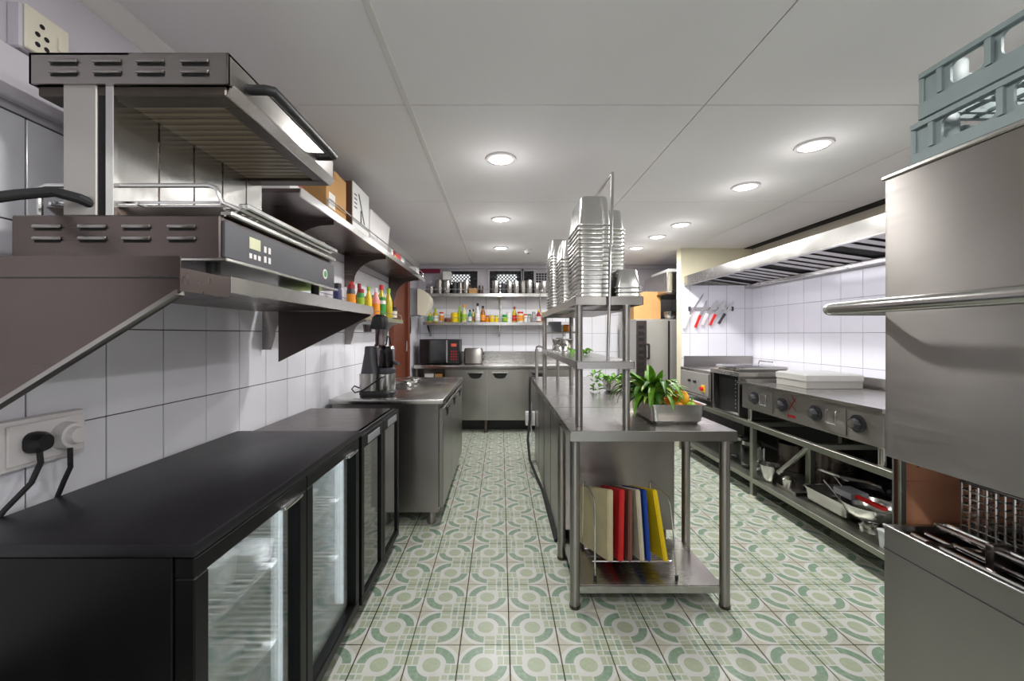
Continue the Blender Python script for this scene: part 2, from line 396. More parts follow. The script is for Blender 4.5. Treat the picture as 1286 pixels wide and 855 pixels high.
for k, (a, b) in enumerate(WIN):          # windows with diamond lattice, lit from outside
    wo = st(B(a, b, YB - .014, YB - .006, 1.87, 2.215), 'window_%d' % (k + 1), 'smoke_glass', None, ['wide lattice window above the steel canisters', 'middle lattice window lit by daylight', 'narrow lattice window beside the vent grille'][k])
    fr = MB()
    for (x0, x1, z0, z1) in ((a - .03, b + .03, 2.205, 2.232), (a - .03, b + .03, 1.85, 1.875), (a - .03, a, 1.875, 2.205), (b, b + .03, 1.875, 2.205)): fr.box(x0, x1, YB - .035, YB - .006, z0, z1, .002)
    st(fr, 'window_frame', 'wall_paint', wo)
    if k < 2:
        c = (a + b) / 2 + (-.05 if k == 0 else .02); st(B(c - .14, c + .14, YB - .016, YB - .0145, 2.02, 2.16), 'lit_pane', 'daylight', wo)
    lat = MB(); s = .05; n = int((b - a + .34) / s)
    for q in range(n):
        for dr in (1, -1):
            x = a - .34 + q * s if dr > 0 else a + q * s
            t0, t1 = 0, .33; p0 = [x, 1.875] if dr > 0 else [x, 1.875]
            xa, xb = (x, x + .33) if dr > 0 else (x, x - .33)
            f0 = max(0, ((a - xa) / (xb - xa)) if dr > 0 else ((b - xa) / (xb - xa))); f1 = min(1, ((b - xa) / (xb - xa)) if dr > 0 else ((a - xa) / (xb - xa)))
            if f1 - f0 > .02: lat.cyl((xa + (xb - xa) * f0, YB - .02, 1.875 + .33 * f0), (xa + (xb - xa) * f1, YB - .02, 1.875 + .33 * f1), .006, n=4)
    st(lat, 'lattice', 'charcoal', wo)
vg = thing('vent_grille', (.60, YB - .02, 2.04), 'dark square mesh vent grille high on the end wall', 'vent')
B(.50, .74, YB - .012, YB - .006, 2.04, 2.18).build('backing', 'dark_void', vg)
g = MB()
for k in range(7): g.box(.5 + .24 * k / 6 - .004, .5 + .24 * k / 6 + .004, YB - .02, YB - .012, 2.04, 2.18)
for k in range(5): g.box(.5, .74, YB - .022, YB - .014, 2.04 + .14 * k / 4 - .004, 2.04 + .14 * k / 4 + .004)
g.build('mesh_bars', 'wall_paint', vg)
# brown door in the tiled wall, toward the far end
do = st(B(XL + .001, XL + .02, 4.40, 4.99, 0, 2.0, .003), 'door_1', 'wood_door', None, 'brown wooden door in the white tiled wall')
for (y0, y1) in ((4.32, 4.40), (4.99, 5.08)): st(B(XL + .001, XL + .06, y0, y1, 0, 2.04, .004), 'door_frame', 'wood_door', do)
st(B(XL + .001, XL + .06, 4.32, 5.08, 2.0, 2.06, .004), 'door_frame', 'wood_door', do)
for (z0, z1) in ((.2, .95), (1.05, 1.85)): st(B(XL + .02, XL + .026, 4.5, 4.9, z0, z1, .004), 'door_panel', 'wood_door', do)
st(MB().tube([(XL + .02, 4.94, 1.1), (XL + .05, 4.94, 1.1), (XL + .05, 4.94, 1.22), (XL + .02, 4.94, 1.22)], .006), 'door_handle', 'chrome', do, 'chrome pull handle')
st(B(XL + .001, XL + .012, 5.08, 5.62, 0, 1.842), 'side_plaster', 'wall_tile', wl)

# downlights
LP = [(0, 2.294, 'over the aisle beside the open-shelf island'), (0, 3.496, 'second along the aisle row'), (0, 4.65, 'last of the aisle row, by the smoke detector'),
      (1.635, 2.13, 'over the cooking line, between griddle and island front'), (1.635, 2.725, 'second above the cooking line'), (1.62, 3.67, 'third above the cooking line'),
      (1.58, 4.12, 'fourth above the cooking line'), (1.545, 4.65, 'last above the cooking line, near the partition'),
      (0, .62, None), (0, -.45, None), (1.1, -.45, None), (1.64, .62, None)]  # unlabelled ones are out of view, added as fill light
for x, y, l in LP:
    d = thing('downlight', (x, y, ZC - .012), 'round recessed ceiling downlight, ' + l if l else 'unseen round ceiling downlight added out of view as fill light', 'downlight', 'ceiling downlights')
    MB().lathe([(.072, .0), (.085, .002), (.087, .010), (.068, .010), (.066, .004)], (x, y, ZC - .012), 28, False, False).build('trim_ring', 'white_plastic', d)
    MB().lathe([(.0005, .006), (.068, .006)], (x, y, ZC - .012), 28, False, False).build('diffuser', 'lamp_glow', d)
    area('downlight_lamp', (x, y, ZC - .014), (0, 0, 0), .13, LAMP_W, (1.0, .985, .965), d, 'DISK')
    pl_ = bpy.data.lights.new('ceiling_fill', 'POINT'); pl_.energy = LAMP_W * .07; pl_.color = (1.0, .985, .965); pl_.shadow_soft_size = .05  # added point light below each downlight, brightens the ceiling around it
    po = bpy.data.objects.new('ceiling_fill', pl_); COL.objects.link(po); po.parent = d; po.location = (0, 0, -.16)
sd = thing('smoke_detector', (.315, 4.74, ZC - .045), 'small white smoke detector on the ceiling', 'smoke detector')
MB().lathe([(.05, .045), (.052, .03), (.04, .012), (.03, .0)], (.315, 4.74, ZC - .045), 20).build('body', 'white_plastic', sd)
MB().lathe([(.018, -.004), (.018, .004)], (.315, 4.74, ZC - .045), 14).build('sensor_cap', 'charcoal', sd)

# ------------------------------------------------------------------ back-bar coolers
def shelf_wires(x0, x1, y0, y1, z):
    m = MB(); n = int((y1 - y0) / .027)
    for k in range(n + 1): m.cyl((x0, y0 + (y1 - y0) * k / n, z), (x1, y0 + (y1 - y0) * k / n, z), .0042, n=6)
    for x in (x0, (x0 + x1) / 2, x1): m.cyl((x, y0, z - .005), (x, y1, z - .005), .0055, n=6)
    return m
CX0, CX1 = -1.165, -.625
c1 = thing('glass_door_cooler', (-.9, 1.32, 0), 'black two-door glass-front back-bar cooler with lit interior', 'cooler')
Y0, Y1, ZT = .83, 1.80, .875
B(CX0, CX1 + .004, Y0 - .004, Y1 + .002, ZT - .028, ZT, .004, 2).build('top', 'black_top', c1)
body = MB()
body.box(CX0, CX1 - .045, Y0, Y0 + .035, .09, ZT - .03, .002); body.box(CX0, CX1 - .045, Y1 - .035, Y1, .09, ZT - .03, .002)
body.box(CX0, CX0 + .03, Y0 + .035, Y1 - .035, .09, ZT - .03); body.box(CX0 + .03, CX1 - .045, Y0 + .035, Y1 - .035, .09, .125); body.box(CX0 + .03, CX1 - .045, Y0 + .035, Y1 - .035, ZT - .075, ZT - .03)
body.box(CX0 + .02, CX1 - .06, Y0 + .01, Y1 - .01, .0, .09)
body.build('body', 'black_lacquer', c1)
lin_ = MB()
lin_.box(CX0 + .03, CX0 + .034, Y0 + .036, Y1 - .036, .126, ZT - .076); lin_.box(CX0 + .034, CX1 - .05, Y0 + .036, Y0 + .040, .126, ZT - .076)
lin_.box(CX0 + .034, CX1 - .05, Y1 - .040, Y1 - .036, .126, ZT - .076); lin_.box(CX0 + .034, CX1 - .05, Y0 + .04, Y1 - .04, .126, .130); lin_.box(CX0 + .034, CX1 - .05, Y0 + .04, Y1 - .04, ZT - .08, ZT - .076)
lin_.build('liner', 'liner_grey', c1)
for z in (.36, .60):
    for (a, b) in ((Y0 + .045, 1.30), (1.325, Y1 - .045)): shelf_wires(CX0 + .05, CX1 - .075, a, b, z).build('wire_shelf', 'white_plastic', c1)
for (a, b, hy) in ((Y0 + .002, 1.312, 1), (1.316, Y1 - .002, 1)):
    m = MB(); w_ = .042
    for (p, q, r, s_) in ((a, b, ZT - .032 - w_, ZT - .032), (a, b, .092, .092 + w_), (a, a + w_, .092 + w_, ZT - .032 - w_), (b - w_, b, .092 + w_, ZT - .032 - w_)):
        m.box(CX1 - .042, CX1, p, q, r, s_, .003)
    d = m.build('door', 'black_lacquer', c1)
    B(CX1 - .026, CX1 - .020, a + w_ - .005, b - w_ + .005, .092 + w_ - .005, ZT - .027 - w_).build('pane', 'cooler_pane', d)
    B(CX1 - .016, CX1 + .016, b - w_ - .115, b - w_ - .01, ZT - .034 - w_, ZT - .022 - w_, .004, 2).build('handle', 'chrome', d)
    B(CX1 - .060, CX1 - .048, b - .058, b - .052, .15, ZT - .10, .002).build('led_strip', 'cooler_led', c1)
    area('cooler_lamp', (CX1 - .064, b - .07, .48), (0, math.radians(90), 0), .62, .45, (.88, .93, 1.0), c1, 'RECTANGLE', .02)
B(CX1 - .075, CX1 - .055, .90, 1.74, .782, .790).build('led_strip', 'cooler_led', c1)
area('cooler_lamp', (CX1 - .065, 1.32, .78), (0, math.radians(25), 0), .02, .9, (.88, .93, 1.0), c1, 'RECTANGLE', .84)
def tub(name, x, y, z, w_, d_, h, mat, label, lidmat='white_plastic', group=None):
    t = thing(name, (x, y, z), label, 'container', group)
    MB().rr([(w_ * .9, d_ * .9, .012, 0), (w_, d_, .014, h), (w_ - .006, d_ - .006, .012, h), (w_ * .9 - .006, d_ * .9 - .006, .01, .004)], (x, y, z)).build('body', mat, t)
    MB().rr([(w_ + .006, d_ + .006, .015, h), (w_ + .006, d_ + .006, .015, h + .008), (w_ - .01, d_ - .01, .012, h + .011)], (x, y, z)).build('lid', lidmat, t)
    return t
tub('food_tub', -.80, 1.115, .606, .11, .10, .075, 'white_plastic', 'white lidded food tub near the glass inside the cooler')
tub('food_tub', -.93, 1.0, .606, .13, .12, .09, 'clear_plastic', 'clear tub at the back of the upper cooler shelf')
tub('food_tub', -.765, 1.235, .606, .11, .10, .045, 'white_plastic', 'flat white lidded tub on the upper cooler shelf')
tub('food_tub', -.84, 1.56, .606, .20, .20, .06, 'clear_plastic', 'wide clear tub on the far cooler shelf', 'clear_plastic')
tub('food_tub', -.86, 1.08, .366, .26, .18, .05, 'clear_plastic', 'clear tub on the lower cooler shelf', 'clear_plastic')

c2 = thing('dark_door_cooler', (-.9, 2.18, 0), 'black two-door cooler with bare steel top and smoked glass doors', 'cooler')
Y0, Y1, ZT = 1.83, 2.50, .848
B(CX0, CX1 - .03, Y0, Y1, ZT - .02, ZT, .002).build('top', 'steel_dark', c2)
B(CX0, CX1 - .05, Y0, Y1, .09, ZT - .02, .002).build('body', 'black_lacquer', c2)
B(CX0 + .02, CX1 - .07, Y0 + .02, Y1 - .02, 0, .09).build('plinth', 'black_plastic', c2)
B(CX1 - .05, CX1 - .028, Y0, Y1, ZT - .045, ZT, .003).build('top_rail', 'black_plastic', c2)
for (a, b) in ((Y0 + .002, 2.163), (2.167, Y1 - .002)):
    m = MB(); w_ = .036
    for (p, q, r, s_) in ((a, b, ZT - .01 - w_ * 1.6, ZT - .004), (a, b, .08, .08 + w_), (a, a + w_, .08 + w_, ZT - .01 - w_ * 1.6), (b - w_, b, .08 + w_, ZT - .01 - w_ * 1.6)):
        m.box(CX1 - .026, CX1, p, q, r, s_, .002)
    d = m.build('door', 'black_lacquer', c2)
    B(CX1 - .018, CX1 - .010, a + w_ - .004, b - w_ + .004, .08 + w_ - .004, ZT - .006 - w_ * 1.6).build('pane', 'smoke_glass', d)
    h = MB().box(CX1, CX1 + .004, a + .08, b - .07, ZT - .058, ZT - .022, .001)
    hd = h.build('handle', 'mesh_grey', d, 'grey ribbed pull strip')

# ------------------------------------------------------------------ steel undercounter fridge with the juicer
f3 = thing('undercounter_fridge', (-.76, 3.4, 0), 'stainless undercounter fridge carrying the slow juicer', 'fridge')
B(-1.15, -.385, 2.72, 4.14, .835, .867, .004, 2).build('worktop', 'steel_flat', f3)
B(-1.14, -.42, 2.75, 4.10, .10, .833, .002).build('body', 'steel_worn', f3)
for x in (-1.08, -.48):
    for y in (2.82, 4.03): MB().lathe([(.028, .0), (.032, .01), (.026, .05), (.03, .10)], (x, y, 0), 14).build('foot', 'steel_worn', f3)
for a, b in ((2.76, 3.20), (3.205, 3.645), (3.65, 4.09)):
    d = B(-.42, -.390, a, b, .13, .80, .003).build('door', 'steel_worn', f3)
    c = (a + b) / 2
    MB().prism([(-.3895, c - .06, .765), (-.3895, c + .06, .765), (-.3895, c + .04, .715), (-.3895, c - .04, .715)], (.0015, 0, 0)).build('pull_recess', 'dark_void', d)
    MB().box(-.390, -.378, c - .065, c + .065, .764, .782, .002).build('pull_lip', 'black_plastic', d)

# slow juicer
JX, JY, JZ = -.87, 2.90, .867
j = thing('slow_juicer', (JX, JY, JZ), 'grey and steel slow juicer with tall clear feed chute on the steel fridge', 'juicer')
MB().rr([(.235, .15, .05, 0), (.25, .16, .05, .01), (.25, .16, .05, .03), (.235, .15, .05, .04)], (JX, JY, JZ)).build('base', 'black_plastic', j)
MB().rr([(.12, .145, .035, .04), (.12, .145, .035, .16)], (JX - .062, JY, JZ)).build('motor_housing', 'steel', j)
MB().rr([(.12, .145, .035, .16), (.075, .12, .03, .30), (.07, .115, .03, .345), (.06, .10, .03, .35)], (JX - .052, JY, JZ)).build('motor_tower', 'charcoal', j)
MB().lathe([(.058, .04), (.060, .05), (.060, .155), (.056, .16)], (JX + .06, JY, JZ)).build('juice_jug', 'steel_bright', j)
MB().lathe([(.062, .162), (.064, .17), (.064, .19), (.05, .20)], (JX + .06, JY, JZ)).build('jug_collar', 'charcoal', j)
MB().lathe([(.055, .20), (.062, .22), (.062, .335), (.05, .35)], (JX + .055, JY, JZ)).build('juicing_bowl', 'juicer_glass', j)
MB().lathe([(.02, .20), (.035, .21), (.03, .32), (.012, .34)], (JX + .055, JY, JZ), 12).build('auger', 'black_plastic', j)
MB().tube([(JX + .11, JY - .01, JZ + .235), (JX + .135, JY - .02, JZ + .23), (JX + .15, JY - .025, JZ + .22)], .014).build('spout', 'charcoal', j)
MB().rr([(.075, .075, .02, .35), (.06, .06, .02, .37), (.06, .06, .02, .47), (.075, .075, .02, .48)], (JX + .01, JY, JZ)).build('feed_chute', 'juicer_glass', j)
MB().rr([(.10, .09, .03, .47), (.115, .10, .03, .50), (.10, .09, .03, .555), (.05, .05, .02, .575)], (JX + .01, JY, JZ)).build('hopper_cap', 'black_plastic', j)
MB().rr([(.05, .045, .015, .45), (.06, .05, .015, .50), (.075, .06, .015, .505)], (JX - .075, JY - .01, JZ)).build('hopper_wing', 'juicer_glass', j)
MB().tube([(JX + .07, JY - .06, JZ + .36), (JX + .07, JY - .02, JZ + .42), (JX + .07, JY + .02, JZ + .42), (JX + .07, JY + .06, JZ + .36)], .006).build('carry_handle', 'black_plastic', j)
MB().tube([(JX + .05, JY - .075, JZ + .14), (JX - .02, JY - .085, JZ + .09), (JX - .09, JY - .085, JZ + .045), (JX - .14, JY - .08, JZ + .03), (JX - .165, JY - .07, JZ + .055), (JX - .15, JY - .06, JZ + .075), (JX - .12, JY - .05, JZ + .06)], .005).build('power_cord', 'rubber', j)
# chrome lidded trays beside the juicer
for k, (x, y) in enumerate(((-.86, 3.42), (-.86, 3.66))):
    t = thing('serving_tray', (x, y, .867), ['long chrome serving tray on the steel fridge beside the juicer', 'long chrome serving tray on the steel fridge toward the brown door'][k], 'tray')
    MB().rr([(.22, .19, .02, .0), (.27, .22, .03, .028), (.262, .212, .028, .028), (.215, .185, .02, .003)], (x, y, .867)).build('pan', 'chrome', t)
    MB().rr([(.25, .20, .03, .030), (.24, .19, .03, .042), (.20, .15, .03, .052)], (x, y, .867)).build('cover', 'chrome', t)

# ------------------------------------------------------------------ wall shelf with the salamander grill
gs = thing('grill_shelf', (-.9, 1.38, 1.04), 'deep stainless wall shelf with solid side brackets under the salamander grill', 'shelf')
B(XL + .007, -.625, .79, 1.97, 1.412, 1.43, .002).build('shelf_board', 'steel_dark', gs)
B(-.627, -.618, .935, 1.975, 1.395, 1.434, .001).build('front_lip', 'steel_bright', gs)
B(-.628, -.622, .79, .935, 1.385, 1.43).build('front_lip', 'steel_dark', gs)
MB().prism([(-.62, .788, 1.452), (-.62, .788, 1.382), (XL + .007, .788, 1.035), (XL + .007, .788, 1.452)], (0, .003, 0)).build('side_bracket', 'steel_dark', gs)
MB().prism([(-.625, .785, 1.3775), (XL + .007, .785, 1.030), (XL + .007, .785, 1.040), (-.625, .785, 1.3875)], (0, .02, 0)).build('bracket_edge', 'steel_worn', gs)
m = MB()
for x in (-.70, -.80, -.90, -1.0): m.lathe([(.004, 0), (.0035, .002)], (x, .787, 1.42), 8)
B(XL + .007, -.62, .7855, .788, 1.409, 1.411).build('seam', 'black_plastic', gs)
MB().prism([(-.625, 1.955, 1.411), (-.625, 1.955, 1.39), (-1.067, 1.955, 1.168), (-1.067, 1.955, 1.411)], (0, .004, 0)).build('side_bracket', 'steel_dark', gs)

sg = thing('salamander_grill', (-.86, 1.2, 1.431), 'stainless rise-and-fall salamander grill with raised louvred top on the wall shelf', 'grill')
for x in (-1.05, -.67):
    for y in (.95, 1.47): MB().cyl((x, y, 1.431), (x, y, 1.468), .014).build('foot', 'black_plastic', sg)
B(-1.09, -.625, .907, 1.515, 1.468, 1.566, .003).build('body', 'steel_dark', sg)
B(-1.10, -.605, .900, 1.52, 1.462, 1.470, .002).build('body_sill', 'steel_bright', sg)
cp = B(-.625, -.617, .912, 1.51, 1.474, 1.556, .001).build('control_panel', 'charcoal', sg, 'dark grey control panel with small display')
B(-.6172, -.6158, 1.0, 1.045, 1.512, 1.54).build('display', 'lcd', cp)
for k in range(3): B(-.6172, -.616, 1.0 + k * .018, 1.010 + k * .018, 1.488, 1.50).build('button', 'white_plastic', cp)
for k in range(2):
    for q in range(2): B(-.6172, -.616, 1.062 + k * .02, 1.072 + k * .02, 1.488 + q * .026, 1.504 + q * .026).build('button', 'white_plastic', cp)
MB().cyl((-.6172, 1.43, 1.512), (-.6155, 1.43, 1.512), .017, n=24).build('badge', 'white_plastic', cp)
MB().cyl((-.6155, 1.43, 1.512), (-.6148, 1.43, 1.512), .012, n=6).build('badge_mark', 'green', cp)
lou = MB()                                     # pressed louvres: raised hood over a dark slot
lou.box(-.032, .032, -.006, .0, 0, .009, .0035, 2)
lme = lou.mesh('louvre'); lme.materials.append(MATS['steel_worn'])
slo = MB(); slo.box(-.029, .029, -.001, .0, -.0045, .0); sme = slo.mesh('louvre_slot'); sme.materials.append(MATS['dark_void'])
def louvres(px, pys, y, parent):
    for p in px:
        for q in pys:
            l = Vector(((p - VX) * y / F, y, EYE - (q - VY) * y / F)) - wloc(parent)
            link('louvre', lme, 'steel_worn', parent, l); link('louvre_slot', sme, 'dark_void', parent, l)
louvres((60, 117, 172, 229), (287, 302), .907, sg)
# drip tray and wire grid
MB().rr([(.38, .53, .015, .0), (.42, .57, .02, .024), (.41, .56, .02, .024), (.37, .52, .015, .003)], (-.84, 1.215, 1.567)).build('drip_tray', 'steel_worn', sg)
m = MB()
for k in range(20): m.cyl((-1.04, .945 + k * .0285, 1.606), (-.64, .945 + k * .0285, 1.606), .003, n=5)
for x in (-1.04, -.84, -.64): m.cyl((x, .94, 1.602), (x, 1.49, 1.602), .004, n=6)
m.build('wire_grid', 'chrome', sg)
m = MB()
m.tube([(-1.045, .925, 1.57), (-1.045, .925, 1.632), (-1.03, .925, 1.638), (-.66, .925, 1.638), (-.645, .925, 1.632), (-.635, .93, 1.60), (-.612, .95, 1.592), (-.612, 1.46, 1.592), (-.635, 1.475, 1.60), (-.645, 1.48, 1.632), (-.66, 1.49, 1.638)], .0055)
m.build('grid_frame', 'steel_bright', sg)
B(-.635, -.606, .92, 1.50, 1.567, 1.580, .003).build('front_ledge', 'steel_bright', sg)
B(-.626, -.600, .97, 1.50, 1.598, 1.612, .003).build('tray_pull', 'chrome', sg)
B(-.98, -.905, .912, .924, 1.566, 1.86, .002).build('column', 'oven_grey', sg)
B(-.905, -.885, .916, .93, 1.566, 1.86).build('lift_slot', 'dark_void', sg)
B(-.885, -.867, .912, .924, 1.566, 1.86, .001).build('column_edge', 'steel_bright', sg)
B(-.884, -.880, .93, 1.50, 1.566, 1.86).build('back_plate', 'steel_bright', sg)
for y in (1.05, 1.17, 1.29, 1.41): B(-.8798, -.8785, y - .0015, y + .0015, 1.60, 1.85).build('plate_seam', 'steel_dark', sg)
hd = MB()
hd.box(-1.05, -.606, .907, .912, 1.858, 1.927); hd.box(-1.05, -.606, 1.472, 1.477, 1.858, 1.927); hd.box(-1.05, -.606, .907, 1.477, 1.922, 1.927)
hd.box(-1.05, -1.045, .907, 1.477, 1.858, 1.927); hd.box(-.611, -.606, .907, 1.477, 1.858, 1.927)
hd = hd.build('heating_hood', 'steel_worn', sg)
louvres((80, 135, 189, 245), (79.5, 93), .906, hd)
m = MB()
for (x0, x1, y0, y1) in ((-1.04, -.617, .915, .965), (-1.04, -.617, 1.42, 1.47), (-1.04, -.99, .965, 1.42), (-.655, -.617, .965, 1.42)): m.box(x0, x1, y0, y1, 1.835, 1.858, .003)
m.build('lower_frame', 'burnt_steel', hd)
B(-.99, -.655, .965, 1.42, 1.844, 1.848).build('glass_plate', 'ceramic_glass', hd)
m = MB()
for k in range(16): m.box(-.98, -.665, .972 + k * .0285, .984 + k * .0285, 1.8425, 1.8445)
m.build('heating_ribs', 'ceramic_rib', hd)
B(-.99, -.655, .965, 1.42, 1.88, 1.885).build('reflector', 'brown', hd)
MB().prism([(-.606, .915, 1.858), (-.617, .915, 1.835), (-.612, .915, 1.835), (-.600, .915, 1.86)], (0, .555, 0)).build('front_bevel', 'steel_bright', hd)
hx = -.552
MB().tube([(-.606, .985, 1.890), (hx - .015, .985, 1.890), (hx, .992, 1.890), (hx, 1.01, 1.890), (hx, 1.33, 1.890), (hx, 1.348, 1.890), (hx - .015, 1.355, 1.890), (-.606, 1.355, 1.890)], .012, 12).build('handle', 'black_plastic', hd)
MB().tube([(-1.02, .72, 1.52), (-1.07, .80, 1.558), (-1.02, .86, 1.595), (-.97, .885, 1.61), (-.93, .90, 1.60), (-.90, .95, 1.58)], .011, 10).build('power_hose', 'rubber', sg)
B(-.80, -.70, 1.46, 1.60, 1.431, 1.452, .006, 2).build('sponge', 'lime', None, 'yellow-green scouring sponge on the wall shelf under the salamander grill', 'sponge')

# sockets on the tiled wall
so = thing('double_socket', (XL + .02, 1.05, .98), 'white double wall socket box above the black cooler', 'socket')
B(XL + .004, XL + .035, .93, 1.135, .975, 1.095, .006, 2).build('box', 'white_plastic', so)
B(XL + .035, XL + .040, .95, 1.125, .985, 1.085, .003).build('face_plate', 'white_plastic', so)
pl = thing('power_plug', (XL + .05, 1.003, 1.005), 'black three-pin plug in the white wall socket', 'plug')
MB().rr([(.052, .05, .02, 0), (.05, .048, .02, .018), (.036, .034, .014, .032)], (0, 0, 0)).build('shell', 'black_plastic', pl)
for c in pl.children: c.rotation_euler = (0, math.pi / 2, 0); c.location = Vector((XL + .041, 1.003, 1.035)) - pl.location; c.data.transform(Matrix.Translation(wloc(pl)))
MB().tube([(XL + .055, 1.003, 1.012), (XL + .058, 1.003, .985), (XL + .050, .99, .94), (XL + .024, .955, .885), (XL + .010, .92, .82)], .006).build('cord', 'rubber', pl)
pw = thing('power_plug', (XL + .05, 1.075, 1.0), 'white round plug with black cord in the wall socket', 'plug')
MB().cyl((XL + .041, 1.075, 1.035), (XL + .066, 1.075, 1.035), .036, .032, 20).build('shell', 'white_plastic', pw)
MB().cyl((XL + .066, 1.075, 1.035), (XL + .08, 1.075, 1.035), .024, .02, 18).build('cap', 'white_plastic', pw)
MB().tube([(XL + .054, 1.075, 1.002), (XL + .054, 1.076, .95), (XL + .036, 1.078, .915), (XL + .011, 1.08, .86)], .006).build('cord', 'rubber', pw)
us = thing('high_socket', (XL + .03, 1.03, 1.99), 'cream socket outlet with switch high on the wall above the grill', 'socket')
B(XL + .006, XL + .04, .975, 1.085, 1.99, 2.10, .004).build('box', 'wall_paint', us)
B(XL + .04, XL + .048, .98, 1.08, 1.992, 2.098, .003).build('face_plate', 'cream_plastic', us)
for (y, z) in ((1.015, 2.065), (1.005, 2.04), (1.025, 2.04), (1.005, 2.015), (1.025, 2.015)): MB().cyl((XL + .0482, y, z), (XL + .049, y, z), .006, n=10).build('pin_hole', 'dark_void', us)
B(XL + .048, XL + .053, 1.05, 1.068, 2.03, 2.065, .002).build('switch', 'cream_plastic', us)
B(XL + .007, XL + .03, .80, 1.18, 1.86, 1.985, .003).build('cable_duct', 'wall_paint', None, 'grey painted cable duct on the wall behind the grill', 'duct')

# ------------------------------------------------------------------ long wall shelf with boxes
ls = thing('wall_shelf', (-1.0, 3.1, 1.70), 'long stainless wall shelf loaded with boxes above the spice bottles', 'shelf')
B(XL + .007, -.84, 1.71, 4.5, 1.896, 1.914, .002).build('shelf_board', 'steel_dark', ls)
B(-.846, -.838, 1.71, 4.5, 1.880, 1.918, .001).build('front_lip', 'steel_bright', ls)
for y in (2.12, 3.08, 4.30):
    pts = [(XL + .007, y, 1.895), (-.87, y, 1.895), (-.87, y, 1.87)] + [(-.89 - .22 * math.sin(a), y, 1.87 - .17 * (1 - math.cos(a))) for a in [k * math.pi / 14 for k in range(1, 8)]] + [(XL + .007 + .06, y, 1.66), (XL + .007, y, 1.66)]
    MB().prism(pts, (0, .004, 0)).build('bracket', 'steel_dark', ls)
MB().tube([(-.85, 2.0, 1.918), (-.85, 2.0, 1.965), (-.85, 2.02, 1.972), (-.85, 4.42, 1.972), (-.85, 4.44, 1.965), (-.85, 4.44, 1.918)], .004).build('guard_rail', 'chrome', ls)
for y in (2.8, 3.6): MB().cyl((-.85, y, 1.915), (-.85, y, 1.972), .003, n=6).build('rail_post', 'chrome', ls)
def carton(name, x0, x1, y0, y1, z0, z1, mat, label, tape='paper_white', cat='box', flap=True):
    c = thing(name, ((x0 + x1) / 2, (y0 + y1) / 2, z0), label, cat)
    B(x0, x1, y0, y1, z0, z1, .002).build('body', mat, c)
    if flap:
        B(x0 - .0005, x1 + .001, (y0 + y1) / 2 - .02, (y0 + y1) / 2 + .02, z1 - .04, z1 + .0008).build('tape', tape, c)
        B(x1 - .001, x1 + .001, y0 + .03, y0 + .03 + (y1 - y0) * .3, z0 + .03, z0 + (z1 - z0) * .45).build('label_sticker', 'paper_white', c)
    return c
c = carton('small_carton', -1.02, -.90, 1.74, 1.90, 1.915, 1.965, 'paper_white', 'small white carton with red flap at the near end of the long shelf', flap=False); B(-1.0, -.899, 1.738, 1.85, 1.958, 1.967).build('flap', 'red', c)
carton('cardboard_box', -1.16, -.865, 2.02, 2.28, 1.915, 2.15, 'cardboard', 'plain brown cardboard box on the long wall shelf', 'cardboard')
c = carton('printed_carton', -1.12, -.865, 2.37, 2.66, 1.915, 2.195, 'cardboard_dark', 'white-fronted carton with black print on the long wall shelf', 'cardboard_dark', flap=False)
B(-.866, -.861, 2.37, 2.66, 1.93, 2.196).build('printed_front', 'paper_white', c)
MB().prism([(-.8608, 2.46, 2.15), (-.8608, 2.48, 2.15), (-.8608, 2.58, 1.99), (-.8608, 2.56, 1.99)], (.0008, 0, 0)).build('print_mark', 'black_plastic', c)
B(-.861, -.8602, 2.50, 2.52, 1.98, 2.06).build('print_mark', 'black_plastic', c)
for k in range(4): B(-.861, -.8602, 2.395, 2.44, 2.05 + k * .025, 2.058 + k * .025).build('print_line', 'charcoal', c)
c = tub('storage_box', -1.0, 2.95, 1.915, .27, .48, .21, 'white_plastic', 'large white plastic storage box on the long wall shelf')
carton('packet', -.93, -.865, 3.22, 3.28, 1.915, 1.985, 'paper_white', 'thin white packet with yellow sticker on the long shelf', flap=False)
c = carton('tea_carton', -.96, -.868, 3.32, 3.52, 1.915, 1.985, 'red', 'red carton with yellow and blue print on the long shelf', flap=False)
MB().prism([(-.868, 3.33, 1.916), (-.868, 3.50, 1.916), (-.868, 3.33, 1.955)], (.001, 0, 0)).build('print_patch', 'yellow', c)
B(-.868, -.8668, 3.325, 3.37, 1.958, 1.983).build('print_patch', 'navy', c)
carton('packet', -.97, -.87, 3.56, 3.66, 1.915, 1.975, 'paper_white', 'small white packet beside the red carton', flap=False)
carton('packet', -.97, -.87, 4.2, 4.34, 1.915, 2.0, 'paper_white', 'white packet at the far end of the long shelf', flap=False)

# ------------------------------------------------------------------ bottles
BOT = {}
def bottle(x, y, z, h, r, body, cap, label, cat='bottle', lab=None, neck=.38, group=None, capname='cap'):
    t = thing('bottle' if cat == 'bottle' else cat.replace(' ', '_'), (x, y, z), label, cat, group)
    hb = h * (1 - neck); prof = [(r * .92, 0), (r, .006), (r, hb * .93), (r * .9, hb), (r * .42, h * .80), (r * .38, h * .88)] if neck > .2 else [(r * .92, 0), (r, .006), (r, h * .78), (r * .8, h * .84), (r * .8, h * .86)]
    MB().lathe(prof, (x, y, z), 12).build('body', body, t)
    cr = r * .5 if neck > .2 else r * .92
    MB().lathe([(cr, h * .85), (cr, h * .985), (cr * .8, h)], (x, y, z), 12).build(capname, cap, t)
    if lab: MB().lathe([(r + .0008, hb * .2), (r + .0008, hb * .75)], (x, y, z), 12, False, False).build('label_band', lab, t)
    return t
ss = thing('spice_shelf', (-1.09, 3.05, 1.26), 'narrow stainless wall shelf holding spice bottles beyond the grill', 'shelf')
